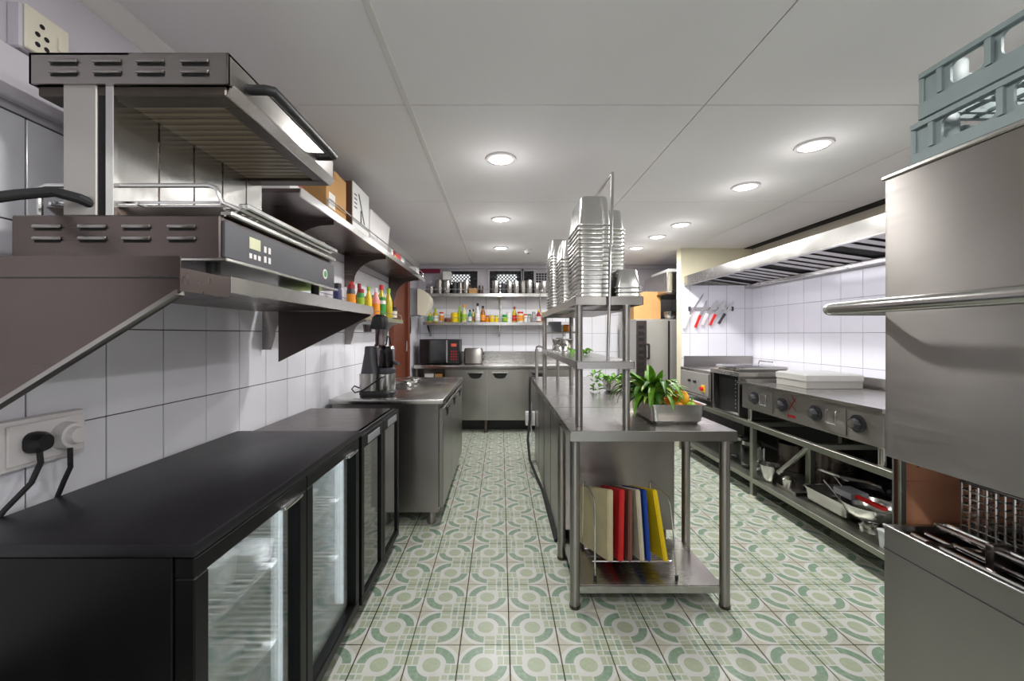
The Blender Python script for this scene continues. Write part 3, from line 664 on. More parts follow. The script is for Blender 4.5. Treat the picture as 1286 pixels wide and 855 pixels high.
B(XL + .007, -.985, 2.0, 4.10, 1.425, 1.44, .002).build('shelf_board', 'steel_flat', ss)
B(-.989, -.982, 2.0, 4.10, 1.408, 1.446, .001).build('front_lip', 'steel_bright', ss)
MB().tube([(-.99, 2.05, 1.446), (-.99, 2.05, 1.487), (-.99, 4.06, 1.487), (-.99, 4.06, 1.446)], .0035).build('guard_rail', 'chrome', ss)
for y in (2.02, 3.09, 4.02):
    MB().prism([(XL + .007, y, 1.424), (-1.02, y, 1.424)] + [(-1.02 - .10 * math.sin(a), y, 1.40 - .11 * (1 - math.cos(a))) for a in [k * math.pi / 12 for k in range(0, 7)]] + [(XL + .05, y, 1.225), (XL + .007, y, 1.225)], (0, .005, 0)).build('bracket', 'steel_worn', ss)
SP = [(2.72, .20, .028, 'navy', 'black_plastic', None, 'dark blue squat jar beside the grill shelf'), (2.86, .21, .03, 'charcoal', 'red_deep', 'orange', 'dark sauce bottle with orange label and deep red cap'),
      (2.98, .245, .03, 'red_deep', 'red', 'orange', 'tall red sauce bottle with orange label'), (3.06, .20, .027, 'green', 'red_deep', 'lime', 'green jar with lime label and dark red cap'),
      (3.14, .25, .03, 'red_deep', 'red_deep', 'navy', 'dark red bottle with navy label'), (3.24, .24, .027, 'yellow', 'lime', None, 'yellow squeeze bottle with lime cap'),
      (3.34, .17, .03, 'amber', 'red', None, 'amber jar with red lid on the spice shelf'), (3.43, .25, .034, 'pink', 'white_plastic', 'orange', 'pink bottle with orange label and white cap'),
      (3.53, .20, .03, 'clear_plastic', 'green', 'orange', 'clear jar with green cap and orange label'), (3.62, .19, .03, 'white_plastic', 'green', 'green', 'white shaker with green cap on the spice shelf'),
      (3.72, .31, .038, 'oil', 'red', None, 'tall pale oil bottle with red cap'), (3.82, .29, .036, 'oil', 'lime', None, 'pale oil bottle with lime cap next to a red-capped one'),
      (3.92, .20, .026, 'lcd', 'cream_plastic', 'orange', 'small pale bottle with cream cap near the brown door'), (4.01, .13, .03, 'charcoal', 'black_plastic', 'cream_plastic', 'short black jar at the end of the spice shelf')]
for k, (y, h, r, a, b, l, s_) in enumerate(SP):
    bottle(-1.07 + (.018 if k % 2 else -.02), y, 1.4415, h, r, a, b, s_, lab=l, neck=.38 if h > .21 else .1)

# ------------------------------------------------------------------ end wall: shelves, bottles, canisters
def wshelf(z, label, x0=-1.06, x1=.95):
    t = thing('end_wall_shelf', (0, 5.7, z - .2), label, 'shelf')
    B(x0, x1, 5.55, YB - .006, z - .018, z, .002).build('shelf_board', 'steel_flat', t)
    B(x0, x1, 5.545, 5.552, z - .036, z + .006, .001).build('front_lip', 'steel_bright', t)
    MB().tube([(x0 + .01, 5.555, z + .006), (x0 + .01, 5.555, z + .065), (x1 - .01, 5.555, z + .065), (x1 - .01, 5.555, z + .006)], .004).build('guard_rail', 'chrome', t)
    for x in (-1.0, -.02, .9):
        MB().prism([(x - .012, YB - .006, z - .019), (x - .012, 5.58, z - .019), (x - .012, 5.58, z - .04), (x - .012, YB - .05, z - .19), (x - .012, YB - .006, z - .19)], (.024, 0, 0)).build('bracket', 'steel_flat', t)
    return t
wshelf(1.853, 'upper steel shelf of canisters on the end wall under the windows')
wshelf(1.463, 'lower steel shelf of sauce and oil bottles on the end wall')
EB = [(-.985, .20, .035, 'oil', 'lime', 'green', 'olive oil bottle with green label by the corner'), (-.91, .20, .035, 'oil', 'lime', 'paper_white', 'oil bottle with white label next to the corner bottle'),
      (-.83, .15, .032, 'paper_white', 'red', 'orange', 'white jar with bright red lid on the end wall shelf'), (-.74, .06, .045, 'brown', 'brown', None, 'low brown bowl of spice on the end wall shelf'),
      (-.645, .14, .05, 'yellow', 'yellow', None, 'plump bright yellow bottle on the end wall shelf'), (-.575, .23, .032, 'lime', 'lime', None, 'leaning lime green squeeze bottle'),
      (-.51, .25, .036, 'lcd', 'orange', 'lime', 'pale bottle with orange cap and lime label'), (-.43, .18, .028, 'teal', 'black_plastic', 'paper_white', 'teal bottle with black cap on the end wall shelf'),
      (-.385, .19, .026, 'oil', 'black_plastic', 'amber', 'slim oil bottle with black cap and amber label'), (-.32, .27, .034, 'clear_plastic', 'black_plastic', 'paper_white', 'tall clear bottle with black cap and white label'),
      (-.25, .235, .034, 'amber', 'black_plastic', 'orange', 'amber vinegar bottle with black cap'), (-.185, .10, .03, 'orange', 'amber', None, 'short orange jar with amber lid'),
      (-.125, .10, .032, 'yellow', 'yellow', None, 'short yellow mustard jar'), (-.06, .10, .03, 'yellow', 'lime', None, 'short yellow jar with lime lid'),
      (.0, .24, .018, 'clear_plastic', 'white_plastic', None, 'thin clear bottle with white cap beside the short jars'), (.055, .11, .036, 'green', 'green', 'lime', 'squat green jar on the end wall shelf'),
      (.115, .15, .04, 'paper_white', 'white_plastic', None, 'white tub with flat white lid among bottles'), (.19, .225, .032, 'oil', 'red_deep', 'red', 'oil bottle with red label and dark cap'),
      (.27, .15, .045, 'cream_plastic', 'red', 'orange', 'wide cream jar with red lid and orange label'), (.345, .12, .028, 'paper_white', 'red', None, 'small white shaker with red top'),
      (.40, .12, .028, 'clear_plastic', 'green', None, 'small clear shaker with green top'), (.455, .15, .026, 'mesh_grey', 'mesh_grey', None, 'grey pepper mill on the end wall shelf'),
      (.525, .18, .034, 'red_deep', 'yellow', 'paper_white', 'dark red bottle with yellow cap and white label'), (.60, .15, .032, 'yellow', 'yellow', 'red', 'yellow bottle with red label toward the island shelves')]
for k, (x, h, r, a, b, l, s_) in enumerate(EB):
    bottle(x, 5.64 + .03 * (k % 3), 1.4645, h, r, a, b, s_, lab=l, neck=.38 if h > .17 else .1)
CN = [(-.98, .11, .058, 'steel_worn'), (-.86, .21, .055, 'steel_worn'), (-.745, .20, .05, 'steel_bright'), (-.64, .18, .035, 'charcoal'), (-.565, .18, .04, 'steel_worn'), (-.48, .21, .045, 'steel_bright'),
      (-.28, .13, .035, 'steel_dark'), (-.07, .20, .05, 'steel_bright'), (.035, .16, .035, 'charcoal'), (.12, .19, .045, 'steel_bright'), (.215, .19, .045, 'steel_bright'), (.31, .20, .04, 'steel_worn'), (.40, .21, .045, 'steel_bright'), (.50, .17, .04, 'steel_bright'), (.60, .19, .045, 'steel_bright'), (.70, .15, .04, 'steel_worn')]
CNL = ['wide shallow steel pan by the corner of the canister shelf', 'dull steel canister second from the corner', 'bright steel canister under the white box', 'narrow dark canister between steel ones', 'dull slim steel canister on the upper shelf', 'bright canister left of the tan packet', 'low dark steel cup beside the tan packet',
       'bright canister below the window gap', 'narrow dark canister beneath the middle window', 'first of two bright twin canisters', 'second of two bright twin canisters', 'dull canister beyond the twin canisters', 'tall bright canister beneath the narrow window', 'shorter bright canister beyond the tall one', 'bright canister below the vent grille', 'last dull canister behind the island pans']
CNL[5] = 'bright tall canister on the window side of the tan packet'
for (x, h, r, mt), s_ in zip(CN, CNL):
    t = thing('canister', (x, 5.68, 1.8545), s_, 'canister', 'canisters on the upper end shelf')
    MB().lathe([(r * .96, 0), (r, .005), (r, h * .86), (r * .96, h * .87)], (x, 5.68, 1.8545), 16).build('body', mt, t)
    MB().lathe([(r * 1.02, h * .87), (r * 1.02, h * .95), (r * .8, h * .98), (r * .2, h)], (x, 5.68, 1.8545), 16).build('lid', mt, t)
carton('white_carton', -.80, -.69, 5.62, 5.75, 2.055, 2.17, 'paper_white', 'plain white box on top of a canister', flap=False)
carton('tan_packet', -.44, -.33, 5.62, 5.72, 1.853, 1.94, 'cardboard', 'low tan packet among the steel canisters', flap=False)
ur = thing('utensil_rail', (.4, YB - .03, 1.33), 'thin white wall rail under the bottle shelf', 'rail')
MB().cyl((.15, YB - .035, 1.365), (.62, YB - .035, 1.365), .010, n=10).build('bar', 'white_plastic', ur)
for x in (.18, .59): MB().cyl((x, YB - .035, 1.365), (x, YB - .002, 1.365), .006, n=8).build('bracket', 'white_plastic', ur)

# ------------------------------------------------------------------ end counter
ec = thing('end_counter', (0, 5.6, 0), 'stainless counter fridge with two pull doors along the end wall', 'counter')
B(-1.14, 1.0, 5.33, YB - .006, .855, .90, .004, 2).build('worktop', 'steel_flat', ec)
B(-1.14, 1.0, YB - .03, YB - .006, .90, 1.06, .002).build('backsplash', 'steel_flat', ec)
m = MB(); m.box(-1.12, -.74, 5.37, 5.83, .17, .72, .002); m.box(-.74, .98, 5.37, 5.83, .17, .855, .002); m.box(-1.12, -1.09, 5.37, 5.83, .72, .855); m.box(-1.09, -.74, 5.78, 5.83, .72, .855)
m.build('body', 'steel_worn', ec)
for x in (-1.06, -.2, .9):
    for y in (5.42, 5.78): MB().cyl((x, y, 0), (x, y, .17), .025).build('foot', 'steel_dark', ec)
for (a, b, hx_) in ((-.725, -.183, -.335), (-.172, .376, -.01), (.388, .93, .5)):
    d = B(a, b, 5.345, 5.37, .175, .845, .004).build('door', 'steel_door', ec)
    MB().prism([(hx_ - .10, 5.3455, .795), (hx_ + .10, 5.3455, .795), (hx_ + .065, 5.3455, .735), (hx_ + .03, 5.3455, .722), (hx_ - .03, 5.3455, .722), (hx_ - .065, 5.3455, .735)], (0, -.0015, 0)).build('pull_recess', 'dark_void', d)
    B(hx_ - .11, hx_ + .11, 5.330, 5.345, .792, .812, .003).build('pull_lip', 'steel_bright', d)
carton('white_carton', -1.02, -.90, 5.45, 5.6, .722, .78, 'paper_white', 'flat white carton in the open niche under the end counter', flap=False)
carton('tan_carton', -.88, -.78, 5.45, 5.6, .722, .775, 'cardboard', 'small tan carton in the open niche under the end counter', flap=False)
B(-1.05, .95, 5.60, 5.62, .0, .168).build('counter_shade', 'black_plastic', ec)  # black sheet standing in for the shadow under the counter
mw = thing('microwave_oven', (-.82, 5.6, .90), 'black microwave oven on the end counter', 'microwave')
B(-1.085, -.553, 5.43, 5.80, .912, 1.236, .006, 2).build('case', 'black_plastic', mw)
d = B(-1.08, -.70, 5.415, 5.43, .917, 1.230, .004).build('door', 'smoke_glass', mw)
B(-1.0, -.76, 5.4135, 5.415, .955, 1.19).build('door_window', 'smoke_glass', d)
B(-.725, -.703, 5.392, 5.412, .925, 1.222, .004).build('handle', 'steel_bright', d)
p = B(-.695, -.557, 5.418, 5.43, .917, 1.230, .003).build('control_panel', 'black_plastic', mw)
B(-.66, -.59, 5.4165, 5.418, 1.14, 1.18).build('display', 'led_red', p)
for q in range(4):
    for k in range(3): B(-.665 + k * .03, -.645 + k * .03, 5.4165, 5.418, .96 + q * .035, .98 + q * .035).build('button', 'red_deep', p)
for x in (-1.04, -.6):
    for y in (5.47, 5.76): MB().cyl((x, y, .9015), (x, y, .913), .014).build('foot', 'rubber', mw)
to = thing('toaster', (-.37, 5.55, .90), 'grey steel two-slot toaster on the end counter beside the microwave', 'toaster')
MB().rr([(.24, .17, .03, .012), (.25, .18, .03, .03), (.25, .18, .03, .19), (.23, .16, .04, .215)], (-.37, 5.55, .90)).build('case', 'steel_worn', to)
for y in (5.52, 5.58): B(-.45, -.29, y - .012, y + .012, 1.1145, 1.1165).build('slot', 'dark_void', to)
B(-.244, -.225, 5.53, 5.57, 1.03, 1.05, .004).build('lever', 'black_plastic', to); MB().cyl((-.245, 5.55, .96), (-.232, 5.55, .96), .018).build('dial', 'black_plastic', to)
B(-.48, -.26, 5.48, 5.62, .9015, .913, .003).build('base', 'black_plastic', to)
# towel dispenser, handset and switch by the corner
td = thing('towel_dispenser', (-1.09, 5.3, 1.52), 'cream rounded dispenser hanging on the wall by the brown door', 'dispenser')
pts = [(XL + .135, 1.55), (XL + .22, 1.54), (XL + .26, 1.60), (XL + .295, 1.70), (XL + .29, 1.77), (XL + .25, 1.83), (XL + .19, 1.87), (XL + .135, 1.88)]
MB().prism([(x, 5.15, z) for x, z in pts], (0, .26, 0)).build('cover', 'cream_plastic', td)
B(XL + .013, XL + .134, 5.18, 5.40, 1.54, 1.89, .004).build('back_plate', 'mesh_grey', td)
ph = thing('wall_handset', (XL + .04, 5.14, 1.2), 'black wall handset with looped cord by the brown door', 'handset')
MB().rr([(.04, .05, .015, 1.31), (.05, .065, .02, 1.36), (.05, .06, .02, 1.47), (.04, .05, .015, 1.52)], (XL + .04, 5.105, 0)).build('receiver', 'black_plastic', ph)
MB().tube([(XL + .04, 5.105, 1.31), (XL + .045, 5.09, 1.22), (XL + .04, 5.12, 1.17), (XL + .04, 5.13, 1.20), (XL + .04, 5.11, 1.26)], .007).build('cord', 'rubber', ph)
B(XL + .012, XL + .03, 5.10, 5.14, 1.66, 1.75, .003).build('light_switch', 'white_plastic', None, 'white switch plate on the wall by the brown door', 'switch')

# ------------------------------------------------------------------ island
il = thing('island_table', (.71, 3.1, 0), 'long stainless island table with undershelf, legs and enclosed base', 'table')
wt = MB(); wt.box(.325, 1.102, 1.90, 4.35, .838, .85, .002); wt.box(.325, 1.102, 1.90, 1.904, .802, .84); wt.box(.325, .329, 1.904, 4.35, .802, .84); wt.box(1.098, 1.102, 1.904, 4.35, .802, .84)
wt.build('worktop', 'steel_flat', il)
B(.333, 1.094, 2.52, 2.523, .8502, .8506).build('worktop_seam', 'charcoal', il)
for (x, y) in ((.353, 1.946), (1.068, 1.946), (.353, 2.37), (1.075, 2.37)):
    MB().cyl((x, y, .012), (x, y, .838), .0235, n=20).build('leg', 'steel_worn', il)
    MB().cyl((x, y, 0), (x, y, .014), .026, n=18).build('leg_foot', 'steel_dark', il)
us_ = MB(); us_.box(.36, 1.062, 1.955, 2.40, .088, .098, .001); us_.box(.375, 1.046, 1.945, 1.949, .066, .098)
us_.build('undershelf', 'steel_flat', il)
B(.375, 1.03, 2.42, 4.30, .14, .838, .002).build('base_cabinet', 'steel_worn', il)
B(.36, .375, 2.42, 4.32, .012, .80).build('side_skirt', 'steel_worn', il)
for y in (2.95, 3.4, 3.85): B(.3585, .36, y - .002, y + .002, .02, .79).build('panel_joint', 'charcoal', il)
for (x, y) in ((.99, 2.5), (.99, 4.2), (.42, 4.2), (.42, 2.5)): MB().cyl((x, y, 0), (x, y, .14), .022).build('foot', 'steel_dark', il)
# overshelf
ov = thing('island_overshelf', (.52, 2.8, .851), 'two-tier stainless overshelf standing on the island table', 'shelf')
for (x, y) in ((.385, 2.01), (.618, 2.01), (.385, 3.58), (.618, 3.58)):
    MB().cyl((x, y, .851), (x, y, 1.134), .0185, n=18).build('post', 'steel_worn', ov); MB().cyl((x, y, 1.171), (x, y, 1.446), .0185, n=18).build('post', 'steel_worn', ov)
def tier(x0, x1, y0, y1, z0, z1):
    m = MB(); m.box(x0, x1, y0, y1, z1 - .004, z1, .001); m.box(x0, x1, y0, y0 + .003, z0, z1 - .004); m.box(x0, x1, y1 - .003, y1, z0, z1 - .004); m.box(x0, x0 + .003, y0, y1, z0, z1 - .004); m.box(x1 - .003, x1, y0, y1, z0, z1 - .004); return m
tier(.365, .645, 1.965, 3.64, 1.134, 1.171).build('lower_tier', 'steel_flat', ov)
tier(.365, .70, 2.0, 3.62, 1.446, 1.487).build('upper_tier', 'steel_worn', ov)
tier(.39, .61, 3.10, 3.60, 1.312, 1.322).build('middle_tier', 'steel_worn', ov)
B(.41, .66, 2.15, 2.95, 1.425, 1.431).build('slide_tray', 'steel_dark', ov)
MB().tube([(.520, 1.985, 1.172), (.532, 1.985, 1.60), (.544, 1.985, 2.075), (.545, 1.992, 2.088), (.545, 2.005, 2.09), (.546, 2.44, 2.09), (.546, 2.455, 2.08), (.546, 2.46, 2.06), (.546, 2.46, 1.488)], .0085, 10).build('rod_frame', 'steel_bright', None, 'thin bent steel rod frame rising over the pan stacks on the overshelf', 'rod')
# stacks of inverted pans
def pan_mesh(w_, d_, D, k=.012):
    t = .001
    return MB().rr([(w_, d_, .022, 0), (w_, d_, .022, .004), (w_ - .014, d_ - .014, .020, .006), (w_ - .016, d_ - .016, .020, .013), (w_ - .020 - k, d_ - .020 - k, .026, D * .9), (w_ - .026 - k, d_ - .026 - k, .030, D * .97), (w_ - .050 - k, d_ - .050 - k, .03, D),
        (w_ - .052 - k, d_ - .052 - k, .028, D - t), (w_ - .028 - k, d_ - .028 - k, .028, D * .97 - t), (w_ - .022 - k, d_ - .022 - k, .025, D * .9 - t), (w_ - .018, d_ - .018, .018, .011), (w_ - .016, d_ - .016, .018, .003), (w_ - .004, d_ - .004, .020, .001)], n=4, closed=True)
def pan_mesh2(w_, d_, D, k=.018):
    m = pan_mesh(w_, d_, D, k)
    for z, e in ((D, .050), (D - .001, .052)):
        a = [(x, y, z) for x, y in rrect(w_ - e - k, d_ - e - k, .03 if e < .051 else .028, 4)]; m.bm.faces.new([m.bm.verts.new(p) for p in a])
    return m
def stack(cx, cy, w_, d_, D, n, z, lab_top, lab, grp):
    me = pan_mesh2(w_, d_, D).mesh('steam_pan', ang=.7); me.materials.append(MATS['steel_bright'])
    for k in range(n):
        o = bpy.data.objects.new('steam_pan', me); COL.objects.link(o); o.location = (cx + R.uniform(-.0003, .0003), cy + R.uniform(-.0003, .0003), z + k * .0227)
        tag(o, lab_top if k == n - 1 else lab, 'pan', grp)
stack(.474, 2.205, .176, .325, .155, 17, 1.487, 'topmost upturned steel pan of the tallest stack on the overshelf', 'upturned steel pan in the tall stack beside the rod frame', 'pans in the tall stack by the rod')
stack(.637, 2.44, .145, .26, .12, 19, 1.487, 'topmost upturned pan of the tall narrow stack behind the low stack', 'upturned narrow steel pan in the tall stack behind the low stack', 'pans in the narrow tall stack')
stack(.636, 2.115, .142, .20, .095, 3, 1.487, 'topmost upturned pan of the low stack of three', 'upturned pan beneath the top one of the low three-pan stack', 'pans in the low stack')
stack(.468, 2.73, .176, .28, .13, 14, 1.487, 'topmost upturned pan of the middle stack on the overshelf', 'upturned steel pan in the middle stack between two taller ones', 'pans in the middle stack')
stack(.462, 3.22, .176, .30, .13, 19, 1.487, 'topmost upturned pan of the stack toward the end wall', 'upturned steel pan in the stack standing toward the end wall', 'pans in the end stack')
# ladles hanging at the end of the overshelf
for k, (y, s_) in enumerate(((3.635, 'steel ladle hanging from the overshelf corner'), )):
    ld = thing('ladle', (.35, y, 1.47), s_, 'ladle')
    MB().tube([(.355, y - .02, 1.49), (.348, y - .02, 1.55), (.345, y - .02, 1.62), (.35, y - .02, 1.66)], .005).build('handle', 'steel_bright', ld)
    MB().lathe([(.012, -.02), (.03, -.012), (.038, .008), (.036, .008), (.028, -.01), (.01, -.017)], (.352, y - .02, 1.69), 14).build('bowl', 'steel_bright', ld)
# on the tiers
def bowl(name, x, y, z, r, h, mat, label, cat='bowl', up=True, group=None):
    pr = [(r * .45, 0), (r * .75, h * .25), (r * .95, h * .75), (r, h), (r + .006, h + .002), (r + .006, h), (r - .002, h - .004), (r * .93, h * .75), (r * .73, h * .27), (r * .43, .003)]
    if not up: pr = [(a, h - b) for a, b in pr]
    return MB().lathe(pr, (x, y, z), 22).build(name, mat, None, label, cat, group)
bowl('mixing_bowl', .50, 3.30, 1.172, .085, .09, 'steel_bright', 'steel mixing bowl on the lower overshelf tier under the small middle shelf')
bowl('mixing_bowl', .465, 3.12, 1.172, .07, .06, 'steel_bright', 'smaller steel bowl beside the mixing bowl on the overshelf', up=False)
bowl('glass_bowl', .50, 3.49, 1.172, .06, .10, 'jar_glass', 'clear glass bowl at the end of the lower overshelf tier', up=False)
c = carton('grey_tub', .40, .49, 3.30, 3.45, 1.323, 1.405, 'mesh_grey', 'plain grey tub on the small middle shelf', flap=False, cat='tub')
bottle(.515, 3.22, 1.323, .055, .026, 'orange', 'red', 'small orange jar with red lid on the small middle shelf', 'jar', neck=.1)

# herbs and pans of food on the island
def leaf_mesh(L, W, bend, droop, n=8):
    m = MB(); rows = []
    for k in range(n + 1):
        t = k / n; wd = W * (math.sin(math.pi * min(1, .12 + t * .88)) ** .7) * (1 - .25 * t) if t < 1 else 0.0004
        a = bend + droop * t; 
        if k == 0: p = Vector((0, 0, 0)); 
        else: p = p + Vector((math.cos(pa), 0, math.sin(pa))) * (L / n)
        pa = a; up = Vector((-math.sin(a), 0, math.cos(a)))
        rows.append([p + Vector((0, -wd, 0)) + up * wd * .35, p + Vector((0, -wd * .5, 0)) + up * wd * .08, p, p + Vector((0, wd * .5, 0)) + up * wd * .08, p + Vector((0, wd, 0)) + up * wd * .35])
    vs = [[m.bm.verts.new(q) for q in r] for r in rows]
    for A, Bq in zip(vs, vs[1:]):
        for i in range(4): m.bm.faces.new((A[i], A[i + 1], Bq[i + 1], Bq[i]))
    me = m.mesh('leaf', ang=3.0); return me
def gn_tray(x, y, z, w_, d_, D, label):
    m = MB(); s = [(a, b, c, D - e) for a, b, c, e in [(w_, d_, .025, 0), (w_, d_, .025, .004), (w_ - .022, d_ - .022, .022, .005), (w_ - .034, d_ - .034, .03, D * .85), (w_ - .06, d_ - .06, .035, D), (w_ - .062, d_ - .062, .034, D - .0015), (w_ - .036, d_ - .036, .028, D * .85), (w_ - .025, d_ - .025, .02, .002), (w_ - .004, d_ - .004, .024, 0)]]
    m.rr(s, (x, y, z), closed=True)
    for e, dz in ((.06, 0), (.062, .0015)): m.bm.faces.new([m.bm.verts.new((x + a, y + b, z + dz)) for a, b in rrect(w_ - e, d_ - e, .034, 4)])
    return m.build('food_pan', 'steel_bright', None, label, 'pan')
gn_tray(.885, 2.20, .851, .29, .36, .10, 'deep steel food pan of pandan and peppers on the island front')
pd = thing('pandan_bundle', (.795, 2.18, .86), 'big bunch of long green pandan leaves in the steel pan on the island', 'herb')
lms = []
for (L, W, bd, dr, mt) in ((.20, .019, 1.15, -1.7, 'leaf_green'), (.23, .018, 1.0, -2.3, 'leaf_dark'), (.18, .019, 1.4, -1.1, 'leaf_green'), (.22, .017, .85, -2.5, 'leaf_green'), (.21, .015, 1.05, -1.6, 'leaf_pale'), (.12, .020, .5, -2.2, 'leaf_dark')):
    me = leaf_mesh(L, W, bd, dr); me.materials.append(MATS[mt]); lms.append(me)
for k in range(140):
    a = k * 2.399 + R.uniform(-.3, .3); o = link('leaf', lms[k % 6], 'leaf_green', pd, (.05 * math.cos(a) * (k % 5) / 4 + .01, .05 * math.sin(a), .08 + .05 * (k % 4) / 3), (R.uniform(-.2, .2), R.uniform(-.25, .25), a)); s_ = R.uniform(.85, 1.2) * (.72 if math.cos(a) > .35 else 1.0); o.scale = (s_,) * 3
def pepper(x, y, z, r, mat, label, name='bell_pepper'):
    t = thing(name, (x, y, z), label, 'vegetable'); m = MB(); prof = []
    rg = []
    for i in range(9):
        th = math.pi * i / 8; rad = r * math.sin(th) ** .8 + .0005; zz = r * (1 - math.cos(th)) * 1.05
        rg.append([(x + rad * (1 + .09 * math.cos(4 * f)) * math.cos(f), y + rad * (1 + .09 * math.cos(4 * f)) * math.sin(f), z + zz) for f in [2 * math.pi * q / 20 for q in range(20)]])
    m.rings(rg).build('flesh', mat, t, ang=3.0); MB().tube([(x, y, z + r * 2.0), (x + .004, y, z + r * 2.1 + .012), (x + .01, y, z + r * 2.1 + .02)], .005, 6).build('stalk', 'herb_green', t)
pepper(.945, 2.15, .915, .044, 'pepper_yellow', 'large yellow bell pepper against the pandan leaves')
pepper(.905, 2.085, .90, .026, 'orange', 'small orange pepper half hidden by pandan leaves')
pepper(.975, 2.09, .90, .026, 'lime', 'lime green pepper in the island food pan')
pepper(.955, 2.235, .90, .024, 'pink', 'pale pink tomato behind the large yellow pepper', 'tomato')
pepper(.96, 2.31, .90, .028, 'orange', 'orange bell pepper at the far edge of the food pan')
pepper(.885, 2.31, .90, .028, 'orange', 'orange bell pepper tucked behind the pandan leaves')
gn_tray(.95, 3.22, .851, .28, .20, .10, 'smaller steel food pan of herbs midway along the island')
def herb(x, y, z, n, L, spread, label, droop=-2.0):
    t = thing('herb_sprig', (x, y, z), label, 'herb'); me = leaf_mesh(L, L * .22, .9, droop, 5); me.materials.append(MATS['herb_green'])
    me2 = leaf_mesh(L * .8, L * .2, .5, droop * .8, 5); me2.materials.append(MATS['leaf_green'])
    for k in range(n):
        a = k * 2.399; f = (k / n) ** .5
        o = link('leaf', me if k % 2 else me2, 'herb_green', t, (spread[0] * f * math.cos(a), spread[1] * f * math.sin(a), R.uniform(.0, spread[2])), (R.uniform(-.5, .5), R.uniform(-.5, .5), a + R.uniform(-.5, .5)))
    return t
herb(.88, 3.20, .93, 40, .075, (.10, .06, .04), 'mound of bright green celery leaves in the smaller food pan')
herb(.745, 3.20, .855, 30, .055, (.03, .035, .16), 'drooping green herb stems hanging beside the smaller food pan', -1.4)
herb(.50, 2.62, 1.171, 30, .05, (.06, .12, .02), 'flat bunch of green herbs on the lower overshelf tier')
pepper(.98, 3.20, .93, .028, 'pepper_yellow', 'yellow pepper in the smaller food pan')
# chopping boards in a wire rack
bd = [('board_cream', .460, .547, .547, .028, 'thick cream chopping board, first in the wire rack'), ('board_red', .585, .606, .599, .026, 'red chopping board in the wire rack'), ('board_brown', .632, .648, .645, .020, 'brown chopping board in the wire rack'),
      ('board_white', .655, .684, .708, .022, 'off-white chopping board between brown and blue ones'), ('board_blue', .70, .718, .740, .018, 'blue chopping board in the wire rack'), ('board_yellow', .735, .768, .825, .022, 'yellow chopping board leaning at the end of the wire rack')]
for mt, xb, xt, x0, t, s_ in bd:
    z0, z1, yf, yb_ = .168, .528, 2.03, 2.345; dx = xb - xt
    P = [[(x0 + a, yf, z0), (x0 + dx + a, yb_, .108), (xt + dx + a, yb_, .435), (xt + a, yf, z1)] for a in (-t / 2, t / 2)]
    m = MB().rings(P); bmesh.ops.bevel(m.bm, geom=list(m.bm.edges), offset=.005, segments=2, affect='EDGES'); m.build('chopping_board', mt, None, s_, 'chopping board', 'chopping boards in the wire rack')
rk = thing('board_rack', (.65, 2.15, .098), 'chrome wire rack holding the coloured chopping boards', 'rack')
for x, tilt in ((.462, 0), (.862, -.03)):
    m = MB().tube([(x, 2.00, .10), (x + tilt * .4, 2.0, .30), (x + tilt, 2.01, .47), (x + tilt, 2.03, .49), (x + tilt, 2.26, .49), (x + tilt, 2.28, .47), (x, 2.30, .10)], .0042); m.build('end_frame', 'chrome', rk)
    for y in (2.0, 2.30): MB().cyl((x, y, .098), (x, y, .118), .008).build('rubber_tip', 'rubber', rk)
for y, z in ((2.06, .155), (2.25, .12)): MB().cyl((.462, y, z), (.862, y, z), .0042, n=8).build('base_wire', 'chrome', rk)
# cords and sockets at the island's end
hc = thing('hanging_cord', (.335, 4.0, 0), 'black cord hanging over the island edge to the floor', 'cord')
MB().tube([(.36, 4.28, .863), (.33, 4.28, .866), (.306, 4.25, .85), (.296, 4.2, .70), (.29, 4.1, .45), (.26, 3.95, .28), (.27, 3.8, .13), (.32, 3.65, .03), (.345, 3.4, .012), (.345, 3.0, .012), (.346, 2.55, .012)], .012).build('cord', 'rubber', hc)
MB().tube([(.285, 4.1, .42), (.265, 3.98, .30), (.28, 3.92, .22), (.31, 3.98, .26), (.30, 4.1, .40), (.315, 4.2, .6)], .007).build('loop', 'mesh_grey', hc)
sk_ = thing('socket_box', (.30, 4.24, .35), 'white socket box hanging beside the island end', 'socket')
B(.255, .356, 4.20, 4.28, .36, .50, .008, 2).build('box', 'white_plastic', sk_); B(.262, .318, 4.194, 4.20, .40, .48, .003).build('face', 'white_plastic', sk_)
tp = thing('upright_tap', (.36, 4.27, .851), 'upright steel pipe tap at the far end of the island', 'tap')
MB().cyl((.37, 4.22, .851), (.37, 4.22, 1.15), .016).build('riser', 'steel_worn', tp); MB().tube([(.37, 4.22, 1.14), (.37, 4.22, 1.17), (.39, 4.18, 1.18), (.42, 4.1, 1.17), (.44, 4.06, 1.13), (.45, 4.04, 1.02)], .010).build('spout', 'steel_bright', tp)
MB().cyl((.53, 3.80, .851), (.53, 3.80, 1.13), .015).build('steel_post', 'steel_worn', None, 'short steel post standing on the island beyond the overshelf', 'post')

